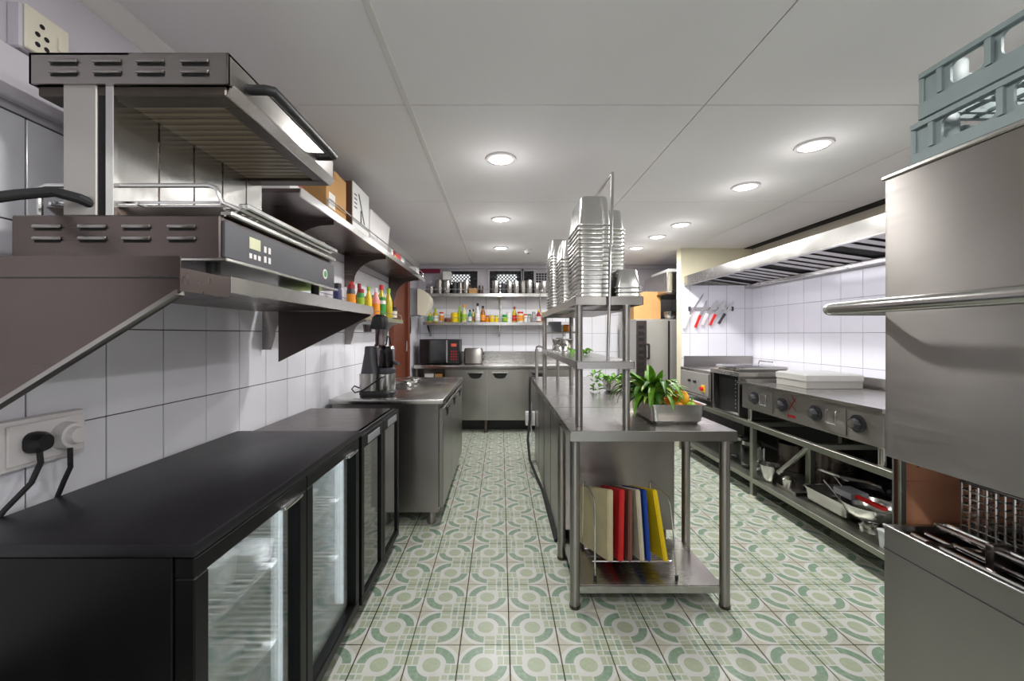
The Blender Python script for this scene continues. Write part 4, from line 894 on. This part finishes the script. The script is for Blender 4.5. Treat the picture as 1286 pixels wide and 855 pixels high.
# ------------------------------------------------------------------ cooking line
cs = thing('equipment_stand', (2.4, 3.3, 0), 'long stainless equipment stand with lower shelf under the griddle', 'stand')
for y in (2.06, 3.25, 4.55):
    for x in (2.013, 2.72):
        B(x - .018, x + .018, y - .018, y + .018, .02, .56, .002).build('leg', 'steel_green', cs); MB().cyl((x, y, 0), (x, y, .022), .024).build('foot', 'cream_plastic', cs)
m = MB(); m.box(1.99, 2.03, 2.04, 4.6, .56, .60, .002); m.box(2.72, 2.76, 2.04, 4.6, .56, .60)
for y in (2.06, 2.6, 3.25, 3.9, 4.55): m.box(2.03, 2.72, y - .018, y + .018, .57, .60)
m.box(2.05, 2.70, 3.42, 4.58, .592, .5995)
m.build('top_frame', 'steel_green', cs)
m = MB(); m.box(2.034, 2.70, 2.04, 4.6, .152, .160); m.box(1.992, 2.034, 2.04, 4.6, .125, .160, .002)
m.build('lower_shelf', 'steel_green', cs)
B(2.765, 2.775, 2.04, 4.6, .16, .88).build('back_panel', 'black_plastic', cs)
gr = thing('flat_griddle', (2.35, 2.8, .60), 'wide stainless electric griddle with four dials on the equipment stand', 'griddle')
B(2.0, 2.74, 2.13, 3.38, .70, .895, .003).build('body', 'steel_worn', gr)
B(2.03, 2.73, 2.14, 3.37, .895, .905, .002).build('cooking_plate', 'steel_flat', gr)
MB().prism([(1.965, 2.10, .895), (1.965, 2.10, .915), (2.03, 2.10, .912), (2.03, 2.10, .89), (2.0, 2.10, .882)], (0, 1.295, 0)).build('front_edge', 'steel_bright', gr)
B(2.70, 2.715, 2.13, 3.38, .905, .985, .002).build('back_guard', 'steel_worn', gr); B(2.03, 2.70, 3.365, 3.38, .905, .93, .002).build('side_guard', 'steel_worn', gr)
for y in (2.18, 3.33):
    for x in (2.04, 2.68): MB().cyl((x, y, .60), (x, y, .70), .018).build('foot', 'steel_bright', gr)
def yat(px, X): return F * X / (px - VX)
for px in (946.4, 980.5, 1022, 1075):
    y = yat(px, 1.99); z = .80
    k = MB().cyl((2.0, y, z), (1.994, y, z), .050, n=20).build('dial_plate', 'charcoal', gr)
    MB().cyl((1.994, y, z), (1.962, y, z), .034, .028, 8).build('dial', 'charcoal', k); MB().cyl((1.962, y, z), (1.959, y, z), .022, n=16).build('dial_cap', 'chrome', k)
for px in (961, 1047.4):
    y = yat(px, 1.99)
    d = B(1.994, 2.0, y - .075, y + .075, .715, .872, .001).build('grease_drawer', 'steel_worn', gr)
    MB().tube([(1.994, y - .035, .845), (1.972, y - .035, .845), (1.968, y - .035, .84), (1.968, y - .035, .775), (1.972, y - .035, .77), (1.972, y + .035, .77), (1.968, y + .035, .775), (1.968, y + .035, .84), (1.994, y + .035, .845)], .0045).build('pull', 'chrome', d)
y = yat(995, 1.999)                                  # red maker's mark: crossed strokes and a line below
lg = MB()
for (a, b, c, d_) in ((-.035, .02, .035, -.04), (-.035, -.045, .03, .045), (-.005, .05, .03, .025)):
    dv = Vector((0, c - a, d_ - b)).normalized(); nv = Vector((0, -dv.z, dv.y)) * .012
    lg.prism([Vector((1.9995, y - a, .82 + b)) + nv, Vector((1.9995, y - c, .82 + d_)) + nv, Vector((1.9995, y - c, .82 + d_)) - nv, Vector((1.9995, y - a, .82 + b)) - nv], (-.001, 0, 0))
lg.box(1.9985, 1.9995, y - .03, y + .045, .728, .745)
lg.build('logo', 'red_deep', gr, 'red crossed-stroke emblem')
tb = thing('griddle_cover', (2.42, 3.12, .906), 'pale steel box cover lying on the griddle', 'cover')
B(2.217, 2.63, 2.96, 3.28, .906, .965, .002).build('base_box', 'oven_grey', tb); MB().rr([(.425, .33, .008, .055), (.425, .33, .008, .095), (.40, .31, .02, .104)], (2.4235, 3.12, .906)).build('cover_lid', 'aluminium', tb)
B(2.60, 2.634, 2.957, 2.96, .968, .99).build('latch', 'pepper_yellow', tb)
oc = thing('open_oven_box', (2.25, 3.65, .60), 'open-fronted black-lined steel oven box carrying the kitchen scale', 'oven')
m = MB(); m.box(2.0, 2.45, 3.42, 3.435, .605, .975); m.box(2.0, 2.45, 3.835, 3.85, .605, .975); m.box(2.43, 2.45, 3.435, 3.835, .605, .975); m.box(2.0, 2.43, 3.435, 3.835, .605, .62)
m.build('case', 'steel_worn', oc); B(1.985, 2.46, 3.405, 3.865, .945, .985, .003).build('top', 'steel_flat', oc)
B(2.02, 2.43, 3.436, 3.44, .62, .945).build('liner', 'dark_void', oc); B(2.02, 2.43, 3.83, 3.834, .62, .945).build('liner', 'dark_void', oc); B(2.05, 2.429, 3.44, 3.83, .62, .944).build('cavity', 'dark_void', oc)
for k in range(8): MB().cyl((2.05, 3.56, .66 + k * .034), (2.048, 3.56, .66 + k * .034), .006, n=8).build('vent_hole', 'mesh_grey', oc)
sc = thing('kitchen_scale', (2.25, 3.63, .985), 'flat kitchen scale with dark display lying on the oven box', 'scale')
MB().rr([(.40, .34, .02, .0), (.44, .38, .03, .02), (.44, .38, .03, .035), (.42, .36, .03, .04)], (2.22, 3.63, .985)).build('platform', 'steel_bright', sc); MB().rr([(.24, .24, .01, .04), (.23, .23, .01, .0425)], (2.15, 3.63, .985)).build('screen', 'smoke_glass', sc)
MB().tube([(2.36, 3.5, 1.03), (2.36, 3.52, 1.06), (2.36, 3.72, 1.06), (2.36, 3.74, 1.03)], .006).build('handle', 'chrome', sc)
bm_ = thing('bain_marie', (2.35, 4.2, .60), 'low stainless bain-marie with red and yellow switch beside the partition', 'bain-marie')
B(2.005, 2.70, 3.90, 4.55, .66, .945, .003).build('body', 'steel_worn', bm_); B(1.996, 2.005, 3.93, 4.52, .70, .915, .002).build('front_panel', 'oven_grey', bm_)
B(1.985, 1.998, 3.92, 4.53, .665, .69, .002).build('front_rail', 'steel_bright', bm_)
y = yat(901, 1.99); y2 = 4.02
B(1.99, 1.996, y2 - .03, y2 + .03, .73, .80, .001).build('switch_plate', 'yellow', bm_); MB().cyl((1.99, y2, .765), (1.965, y2, .765), .02).build('switch_knob', 'red', bm_)
for y_ in (4.18, 4.30): MB().cyl((1.996, y_, .82), (1.975, y_, .82), .015).build('dial', 'black_plastic', bm_)
for y_ in (3.95, 4.5):
    for x in (2.05, 2.65): MB().cyl((x, y_, .60), (x, y_, .66), .016).build('foot', 'steel_dark', bm_)
B(XP + .02, XR - .01, YP - .016, YP - .008, .90, 1.055, .002).build('splash_sheet', 'steel_worn', None, 'steel splash sheet at the foot of the tiled partition', 'splash sheet')

# things on the stand's lower shelf
LZ = .161
bottle(2.16, 3.50, LZ, .23, .09, 'jar_glass', 'steel_bright', 'big glass jar with steel lid on the stand beyond its middle leg', 'jar', neck=.1, capname='lid')
bottle(2.22, 3.78, LZ, .20, .08, 'jar_glass', 'steel_bright', 'second glass jar farther along the lower stand shelf', 'jar', neck=.1, capname='lid')
def pot(name, x, y, z, r, h, mat, label, cat='pot'):
    t = thing(name, (x, y, z), label, cat)
    MB().lathe([(r * .94, 0), (r, .01), (r, h), (r + .008, h + .002), (r + .008, h), (r - .004, h - .004), (r - .004, .012), (r * .9, .006)], (x, y, z), 24).build('body', mat, t)
    for s_ in (1, -1): MB().tube([(x, y + s_ * r, z + h * .8), (x - .03, y + s_ * (r + .03), z + h * .8), (x + .03, y + s_ * (r + .03), z + h * .8), (x, y + s_ * r, z + h * .78)], .005).build('handle', mat, t)
    return t
pot('stock_pot', 2.50, 3.45, LZ, .13, .22, 'steel_dark', 'dark steel stock pot at the back of the lower stand shelf')
pot('stock_pot', 2.50, 3.02, LZ, .14, .27, 'steel_dark', 'tall dark steel pot behind the grater stand')
bowl('measuring_bowl', 2.09, 3.165, LZ, .07, .13, 'steel_bright', 'deep bright steel bowl by the middle stand leg')
gt = thing('juice_press', (2.16, 2.98, LZ), 'steel lever press with slanted arm on the lower stand shelf', 'press')
B(2.08, 2.24, 2.88, 3.08, LZ, LZ + .02, .003).build('base', 'steel_worn', gt); B(2.20, 2.235, 2.9, 2.95, LZ + .02, LZ + .36, .003).build('column', 'steel_green', gt)
MB().tube([(2.08, 3.06, LZ + .10), (2.14, 3.0, LZ + .2), (2.21, 2.93, LZ + .33)], .018).build('lever', 'steel_bright', gt); MB().lathe([(.04, .02), (.045, .08), (.02, .10)], (2.12, 3.0, LZ), 14).build('cup', 'steel_bright', gt)
gn = lambda x, y, w_, d_, D, s_: gn_tray(x, y, LZ, w_, d_, D, s_)
gn(2.22, 2.66, .26, .36, .10, 'steel tray of loose utensils on the lower stand shelf')
gn(2.55, 2.55, .28, .40, .10, 'steel tray behind the utensil tray')
gn(2.42, 2.20, .30, .26, .12, 'deep steel tray at the near end of the lower stand shelf')
for k, (x0, y0, z0, x1, y1, z1, s_) in enumerate(((2.16, 2.54, .20, 2.22, 2.80, .30, 'thin steel tongs lying across the utensil tray'), (2.25, 2.56, .19, 2.30, 2.82, .33, 'long steel spoon leaning out of the utensil tray'), (2.30, 2.56, .20, 2.335, 2.76, .25, 'steel whisk handle in the utensil tray'))):
    t = thing('utensil', (x0, y0, z0), s_, 'utensil'); MB().tube([(x0, y0, z0), ((x0 + x1) / 2, (y0 + y1) / 2, (z0 + z1) / 2 + .01), (x1, y1, z1)], .006).build('shaft', 'chrome', t)
    MB().ball((x0, y0 + .005, z0), .02, 1, 1.5, .5).build('head', 'chrome', t)
def skillet(x, y, z, r, a, mat, hm, label, name='frying_pan'):
    t = thing(name, (x, y, z), label, 'frying pan')
    MB().lathe([(r * .78, 0), (r * .84, .004), (r, .045), (r + .004, .047), (r - .004, .045), (r * .82, .008), (r * .7, .004)], (x, y, z), 26).build('pan', mat, t)
    d = Vector((math.cos(a), math.sin(a), 0)); p = Vector((x, y, z + .04))
    MB().tube([p + d * (r - .004), p + d * (r + .06) + Vector((0, 0, .02)), p + d * (r + .19) + Vector((0, 0, .03))], .010).build('handle', hm, t); return t
skillet(2.36, 2.60, .275, .13, 1.9, 'black_plastic', 'steel_bright', 'black frying pan resting on the utensil trays')
skillet(2.44, 2.42, .325, .14, 2.6, 'black_plastic', 'steel_bright', 'second black frying pan stacked above the trays')
skillet(2.42, 2.30, .375, .13, 3.4, 'black_plastic', 'black_plastic', 'topmost black frying pan with black handle')
MB().lathe([(.05, 0), (.055, .03), (.035, .05), (.05, .06)], (2.14, 2.36, LZ), 18).build('pan_ring', 'steel_bright', None, 'small steel ring stand beneath the wok', 'ring')
wk = thing('wok', (2.14, 2.36, LZ + .06), 'round steel wok with dark inside and long handle under the griddle', 'wok')
MB().lathe([(.03, .0), (.08, .015), (.12, .05), (.14, .10), (.136, .10), (.116, .052), (.078, .019), (.025, .005)], (2.14, 2.36, LZ + .06), 26).build('bowl', 'steel_bright', wk)
MB().tube([(2.22, 2.26, LZ + .15), (2.30, 2.2, LZ + .14), (2.38, 2.12, LZ + .16)], .012).build('handle', 'black_plastic', wk)
gk = thing('red_handled_scoop', (2.12, 2.42, LZ + .17), 'grey flat scoop with red handle lying on the wok', 'scoop')
B(2.06, 2.17, 2.40, 2.53, LZ + .162, LZ + .20, .004).build('blade', 'mesh_grey', gk); B(2.08, 2.11, 2.22, 2.40, LZ + .175, LZ + .197, .007, 2).build('handle', 'red', gk)
tub('plastic_tub', 2.08, 2.14, LZ, .10, .13, .085, 'clear_plastic', 'translucent grey plastic tub at the near end of the stand shelf', 'clear_plastic')

# extraction hood
eh = thing('extraction_hood', (2.5, 3.4, 1.83), 'long stainless extraction hood with slanted baffle filters above the griddle', 'hood')
HY0, HY1 = 1.55, YP - .01
MB().prism([(2.10, HY0, 1.862), (2.10, HY0, 1.965), (2.16, HY0, 1.972), (2.86, HY0, 2.05), (2.86, HY0, 2.047), (2.16, HY0, 1.969), (2.104, HY0, 1.962), (2.104, HY0, 1.862)], (0, HY1 - HY0, 0)).build('front_canopy', 'steel_flat', eh)
B(2.098, 2.13, HY0, HY1, 1.855, 1.862).build('drip_lip', 'steel_bright', eh)
B(2.86, 2.88, HY0, HY1, 1.83, 2.05).build('back_plate', 'steel_flat', eh)
B(2.79, 2.862, HY0, HY1, 1.83, 1.862, .002).build('grease_channel', 'steel_flat', eh)
for y in (HY0, HY1 - .004): MB().prism([(2.104, y, 1.862), (2.104, y, 1.962), (2.16, y, 1.968), (2.86, y, 2.045), (2.86, y, 1.862)], (0, .004, 0)).build('end_plate', 'steel_flat', eh)
ba = MB(); ba.prism([(-.036, 0, 0), (-.026, 0, -.006), (.026, 0, -.006), (.036, 0, 0), (.026, 0, -.003), (-.026, 0, -.003)], (0, .52, 0)); bme = ba.mesh('baffle'); bme.materials.append(MATS['steel_flat'])
fy = HY0 + .03; k = 0; ang = math.atan2(.10, .52)
bk = MB().prism([(2.82, HY0 + .02, 1.875), (2.24, HY0 + .02, 1.957), (2.24, HY0 + .02, 1.96), (2.82, HY0 + .02, 1.879)], (0, HY1 - HY0 - .04, 0)).build('filter_backing', 'dark_void', eh)
while fy < HY1 - .05:
    if k % 6 == 5: pass
    else:
        o = link('baffle', bme, 'steel_flat', eh, Vector((2.79, fy, 1.866)) - eh.location, (0, 0, math.pi / 2)); o.rotation_euler = (math.atan2(.075, .52), 0, math.pi / 2)
    fy += .125; k += 1
hl = thing('hood_lamp', (2.3, 3.0, 1.90), 'tube lamp inside the extraction hood front', 'lamp')
MB().cyl((2.135, 1.8, 1.905), (2.135, 4.4, 1.905), .012, n=10).build('tube', 'hood_lamp_glow', hl)
area('hood_lamp_light', (2.15, 3.1, 1.90), (0, math.radians(-40), 0), .03, 6.0, (.93, .92, 1.0), hl, 'RECTANGLE', 2.6)
cgap = st(B(XR - .10, XR - .004, YF, YP, ZC - .010, ZC - .002), 'trim_3', 'dark_void', None, 'dark gap between ceiling boards and cooking-line wall')

# knives on a magnetic bar
kb = thing('knife_bar', (2.44, YP - .02, 1.58), 'magnetic knife bar on the white tiled partition', 'knife rack')
B(2.155, 2.655, YP - .020, YP - .004, 1.578, 1.612, .003).build('bar', 'steel_bright', kb)
for x in (2.16, 2.65): B(x - .012, x + .012, YP - .022, YP - .0035, 1.57, 1.62, .003).build('end_cap', 'charcoal', kb)
KN = [((884, 368), (866, 395), (858, 412), 'white_plastic', .016, 'long sharpening steel with white handle on the knife bar'), ((888.5, 376.5), (879, 396), (872.5, 411), 'red', .028, 'red-handled knife next to the sharpening steel'),
      ((902, 376.5), (888, 394), (881, 408), 'white_plastic', .030, 'white-handled knife between two red-handled ones'), ((912, 377), (898, 395), (891, 408), 'red', .034, 'broad red-handled knife on the bar'), ((922, 377), (910, 394), (902, 406), 'charcoal', .016, 'thin knife with dark grey handle at the end of the bar')]
for tip, mid_, end, mt, bw, s_ in KN:
    yk = YP - .027; P3 = lambda p: Vector(((p[0] - VX) * yk / F, yk, EYE - (p[1] - VY) * yk / F))
    a, b, c = P3(tip), P3(mid_), P3(end); d = (b - a).normalized(); nv = Vector((-d.z, 0, d.x)) * bw
    t = thing('kitchen_knife', b, s_, 'knife', 'knives on the magnetic bar')
    MB().prism([a, a * .7 + b * .3 + nv * .9, b + nv * .8, b - nv * .5, a * .9 + b * .1 - nv * .4], (0, -.003, 0)).build('blade', 'steel_bright', t)
    d2 = (c - b).normalized(); n2 = Vector((-d2.z, 0, d2.x)) * .014
    m = MB().rings([[q + Vector((0, e, 0)) for q in (b + n2, b * .5 + c * .5 + n2 * .75, c + n2 * 1.2, c - n2 * .6, b * .5 + c * .5 - n2 * .75, b - n2)] for e in (.003, -.016)]); m.build('handle', mt, t)

# far end to the side: combi oven, carton and steel cabinet
co = thing('combi_oven', (1.95, 5.35, 0), 'tall stainless combi oven at the far end beyond the island', 'oven')
B(1.66, 2.45, 5.02, 5.70, .10, 1.49, .004).build('body', 'oven_grey', co)
d = B(1.79, 2.05, 5.0, 5.02, .14, 1.47, .003).build('door', 'oven_grey', co)
MB().tube([(1.80, 5.0, 1.18), (1.80, 4.955, 1.18), (1.80, 4.95, 1.17), (1.80, 4.95, 1.02), (1.80, 4.955, 1.01), (1.80, 5.0, 1.01)], .012).build('handle', 'black_plastic', d)
B(1.665, 1.785, 5.005, 5.02, .14, 1.47, .002).build('side_panel', 'steel_dark', co)
for k in range(11): B(1.69, 1.755, 5.0, 5.006, .62 + k * .075, .66 + k * .075, .002).build('vent_slot', 'dark_void', co)
B(2.06, 2.072, 5.003, 5.02, .14, 1.47).build('door_gap', 'dark_void', co); B(2.08, 2.44, 5.0, 5.02, .14, 1.47, .003).build('service_panel', 'oven_grey', co)
for x in (1.72, 2.38):
    for y in (5.08, 5.64): MB().cyl((x, y, 0), (x, y, .10), .025).build('foot', 'steel_dark', co)
carton('cardboard_box', 1.56 + .12, 2.02, 5.15, 5.55, 1.491, 1.84, 'cardboard', 'large tan cardboard box standing on the combi oven', 'cardboard')
for k in range(3): bowl('serving_bowl', 2.12, 5.12, 1.491 + k * .022, .075, .05, 'steel_bright', 'steel serving bowl in a small stack on the combi oven', group='bowls stacked on the combi oven')
hb = thing('wall_cabinet', (2.2, 5.2, 1.78), 'stainless wall cabinet hung above the combi oven', 'cabinet')
B(1.98, 2.6, 4.86, 5.6, 1.80, 2.05, .003).build('body', 'steel_flat', hb); B(1.97, 2.6, 4.85, 5.6, 1.78, 1.80, .002).build('bottom_rim', 'steel_dark', hb); B(2.0, 2.56, 4.852, 4.86, 1.82, 2.03, .002).build('door', 'steel_worn', hb)
for (y0, y1) in ((4.95, 5.5),): B(2.03, 2.5, y0, y1, 2.051, 2.10, .004).build('parcel', 'paper_white', None, 'white parcel lying on top of the steel wall cabinet', 'parcel')

# ------------------------------------------------------------------ hood dishwasher with crates
dw = thing('hood_dishwasher', (1.31, .75, 0), 'stainless pass-through dishwasher with lifted hood and bar handle', 'dishwasher')
WX0, WX1, WY0, WY1 = 1.0, 1.62, .44, 1.06
m = MB(); t = .004
m.box(WX0, WX0 + t, WY0, WY1, .985, 1.70, .0015); m.box(WX1 - t, WX1, WY0, WY1, .985, 1.70); m.box(WX0, WX1, WY0, WY0 + t, .985, 1.70); m.box(WX0, WX1, WY1 - t, WY1, .985, 1.70)
m.build('hood', 'steel_worn', dw)
B(WX0 - .006, WX1 + .006, WY0 - .006, WY1 + .008, 1.70, 1.712, .003).build('hood_top', 'steel_flat', dw)
HXB = .885
MB().tube([(1.45, 1.115, 1.368), (.92, 1.115, 1.368), (.90, 1.112, 1.368), (HXB + .004, 1.10, 1.368), (HXB, 1.08, 1.368), (HXB, .42, 1.368), (HXB + .004, .40, 1.368), (.90, .388, 1.368), (.92, .385, 1.368), (1.45, .385, 1.368)], .0165, 16).build('bar_handle', 'steel_flat', dw)
for y0, y1 in ((1.06, 1.115), (.385, .44)): B(1.40, 1.45, y0, y1, 1.345, 1.39, .003).build('handle_bracket', 'steel_worn', dw)
m = MB()
m.box(WX0, WX0 + .012, WY0, 1.064, .10, .805, .001); m.box(WX1 - .012, WX1, WY0, 1.064, .10, .805); m.box(WX0 + .012, WX1 - .012, WY0, WY0 + .012, .10, .805); m.box(WX0 + .012, WX1 - .012, 1.052, 1.064, .10, .805); m.box(WX0 + .012, WX1 - .012, WY0 + .012, 1.052, .62, .63)
m.build('tank', 'steel_worn', dw)
B(WX0 - .004, WX0 + .004, WY0, 1.066, .800, .808, .002).build('tank_rim', 'steel_bright', dw)
B(WX0 - .0012, WX0, WY0, 1.064, .744, .747).build('panel_seam', 'charcoal', dw)
m = MB(); m.box(WX0 + .013, WX0 + .016, WY0 + .013, 1.051, .631, .79); m.box(WX0 + .016, WX1 - .016, 1.046, 1.050, .631, .79); m.box(WX0 + .016, WX1 - .016, WY0 + .016, 1.046, .631, .635); m.box(WX1 - .016, WX1 - .013, WY0 + .013, 1.051, .631, .79)
m.build('tank_liner', 'steel_dark', dw)
sp = B(1.06, 1.66, 1.086, 1.089, .55, 1.02, .001).build('splash_panel', 'copper_tone', dw, 'copper-toned splash panel')
B(1.05, 1.67, 1.0895, 1.094, .0, 1.03).build('panel_back', 'steel_worn', dw); B(1.06, 1.66, 1.083, 1.086, .905, .911).build('panel_fold', 'copper_tone', sp)
B(1.055, 1.072, 1.076, 1.085, .55, 1.03, .002).build('frame_post', 'steel_green', dw)
MB().cyl((1.11, 1.088, .95), (1.11, 1.085, .95), .004, n=8).build('rivet', 'chrome', sp)
for x in (1.05, 1.57):
    for y in (.5, 1.0): MB().cyl((x, y, 0), (x, y, .10), .022).build('foot', 'steel_dark', dw)
m = MB()
for x, z in ((1.05, .79), (1.085, .79)): m.tube([(x, .46, z), (x, 1.04, z)], .006)
m.build('rack_rail', 'chrome', dw)
m = MB(); m.tube([(1.06, .46, .835), (1.06, .985, .835), (1.066, .997, .835), (1.08, .997, .835), (1.086, .985, .835), (1.086, .46, .835)], .0055); m.tube([(1.075, .46, .80), (1.075, .96, .80), (1.08, .97, .80)], .005)
m.build('guide_loop', 'chrome', dw)
for y in (.70, .88): B(1.052, 1.094, y - .008, y + .008, .79, .848, .003).build('rail_clip', 'steel_dark', dw)
MB().tube([(1.03, .985, .795), (1.09, .97, .79), (1.18, .93, .79)], .006).build('wash_arm', 'steel_dark', dw)
wb_ = thing('wire_basket', (1.32, .74, .80), 'tall steel wire basket inside the open dishwasher', 'basket')
m = MB(); bx0, bx1, by0, by1, bz0, bz1 = 1.125, 1.55, .48, .995, .80, .942
def gridface(m, p0, du, dv, nu, nv, r=.0021):
    for k in range(nu + 1): m.cyl(p0 + du * (k / nu), p0 + du * (k / nu) + dv, r, n=5)
    for k in range(nv + 1): m.cyl(p0 + dv * (k / nv), p0 + dv * (k / nv) + du, r, n=5)
X_, Y_, Z_ = Vector((bx1 - bx0, 0, 0)), Vector((0, by1 - by0, 0)), Vector((0, 0, bz1 - bz0)); O_ = Vector((bx0, by0, bz0))
for p0, du, dv, nu, nv in ((O_, Y_, Z_, 30, 8), (O_ + X_, Y_, Z_, 30, 8), (O_, X_, Z_, 24, 8), (O_ + Y_, X_, Z_, 24, 8), (O_, X_, Y_, 16, 18)):
    m = MB(); gridface(m, p0, du, dv, nu, nv); m.build('wire_side', 'steel_bright', wb_)
MB().tube([(bx0, by0, bz1), (bx1, by0, bz1), (bx1, by1, bz1), (bx0, by1, bz1)], .004, 6, True).build('rim_wire', 'steel_bright', wb_)

def crate(x0, y0, z0, W, L, H, nwin, label, solid_top):
    c = thing('dish_crate', (x0 + W / 2, y0 + L / 2, z0), label, 'crate', 'dish crates on the dishwasher')
    def side(fn, length, n, name):
        m = MB(); e = .045
        m_b, m_t = H * .42, H * .88
        for q in range(n):
            u0 = e + (length - 2 * e) * q / n; u1 = e + (length - 2 * e) * (q + 1) / n
            m.plate_hole(fn, u0, u1, .0, H, (u0 + .018, u1 - .012, m_b, m_t), .014, .006)
        for u in (0, length - e): m.rings([[fn(u, 0, w_), fn(u + e, 0, w_), fn(u + e, H, w_), fn(u, H, w_)] for w_ in (0, .006)])
        for q in range(n + 1):
            u = e + (length - 2 * e) * q / n; m.rings([[fn(u - .006, m_b - .005, w_), fn(u + .006, m_b - .005, w_), fn(u + .006, H, w_), fn(u - .006, H, w_)] for w_ in (-.008, 0)])
        m.rings([[fn(0, H - .012, w_), fn(length, H - .012, w_), fn(length, H, w_), fn(0, H, w_)] for w_ in (-.010, .008)])
        m.rings([[fn(-.004, 0, w_), fn(length + .004, 0, w_), fn(length + .004, m_b - .008, w_), fn(-.004, m_b - .008, w_)] for w_ in (-.007, 0)])
        m.build(name, 'crate_plastic', c)
    side(lambda u, v, w_: (x0 + w_, y0 + L - u, z0 + v), L, nwin, 'side_wall'); side(lambda u, v, w_: (x0 + W - w_, y0 + L - u, z0 + v), L, nwin, 'side_wall')
    side(lambda u, v, w_: (x0 + u, y0 + L - w_, z0 + v), W, nwin, 'end_wall'); side(lambda u, v, w_: (x0 + u, y0 + w_, z0 + v), W, nwin, 'end_wall')
    m = MB(); 
    for q in range(9): m.box(x0 + .006, x0 + W - .006, y0 + .02 + (L - .05) * q / 8, y0 + .03 + (L - .05) * q / 8, z0 + .002, z0 + .010)
    for q in range(9): m.box(x0 + .02 + (W - .05) * q / 8, x0 + .03 + (W - .05) * q / 8, y0 + .006, y0 + L - .006, z0 + .003, z0 + .009)
    m.build('base_grid', 'crate_plastic', c)
    for (px_, py_) in ((x0 + .03, y0 + L - .03), (x0 + W - .03, y0 + L - .03)): B(px_ - .028, px_ + .028, py_ - .028, py_ + .028, z0 + H * .3, z0 + H + .010, .012, 2).build('corner_post', 'crate_plastic', c)
    for (px_, py_) in ((x0, y0 + L), (x0 + W, y0 + L), (x0, y0), (x0 + W, y0)): B(px_ - .006, px_ + .006, py_ - .006, py_ + .006, z0 + .001, z0 + H - .001, .003).build('corner_edge', 'crate_plastic', c)
    return c
crate(1.045, .53, 1.714, .50, .50, .112, 3, 'grey plastic dish crate standing directly on the dishwasher hood', False)
crate(1.055, .54, 1.838, .48, .48, .112, 4, 'grey plastic dish crate stacked on top of the other crate', True)
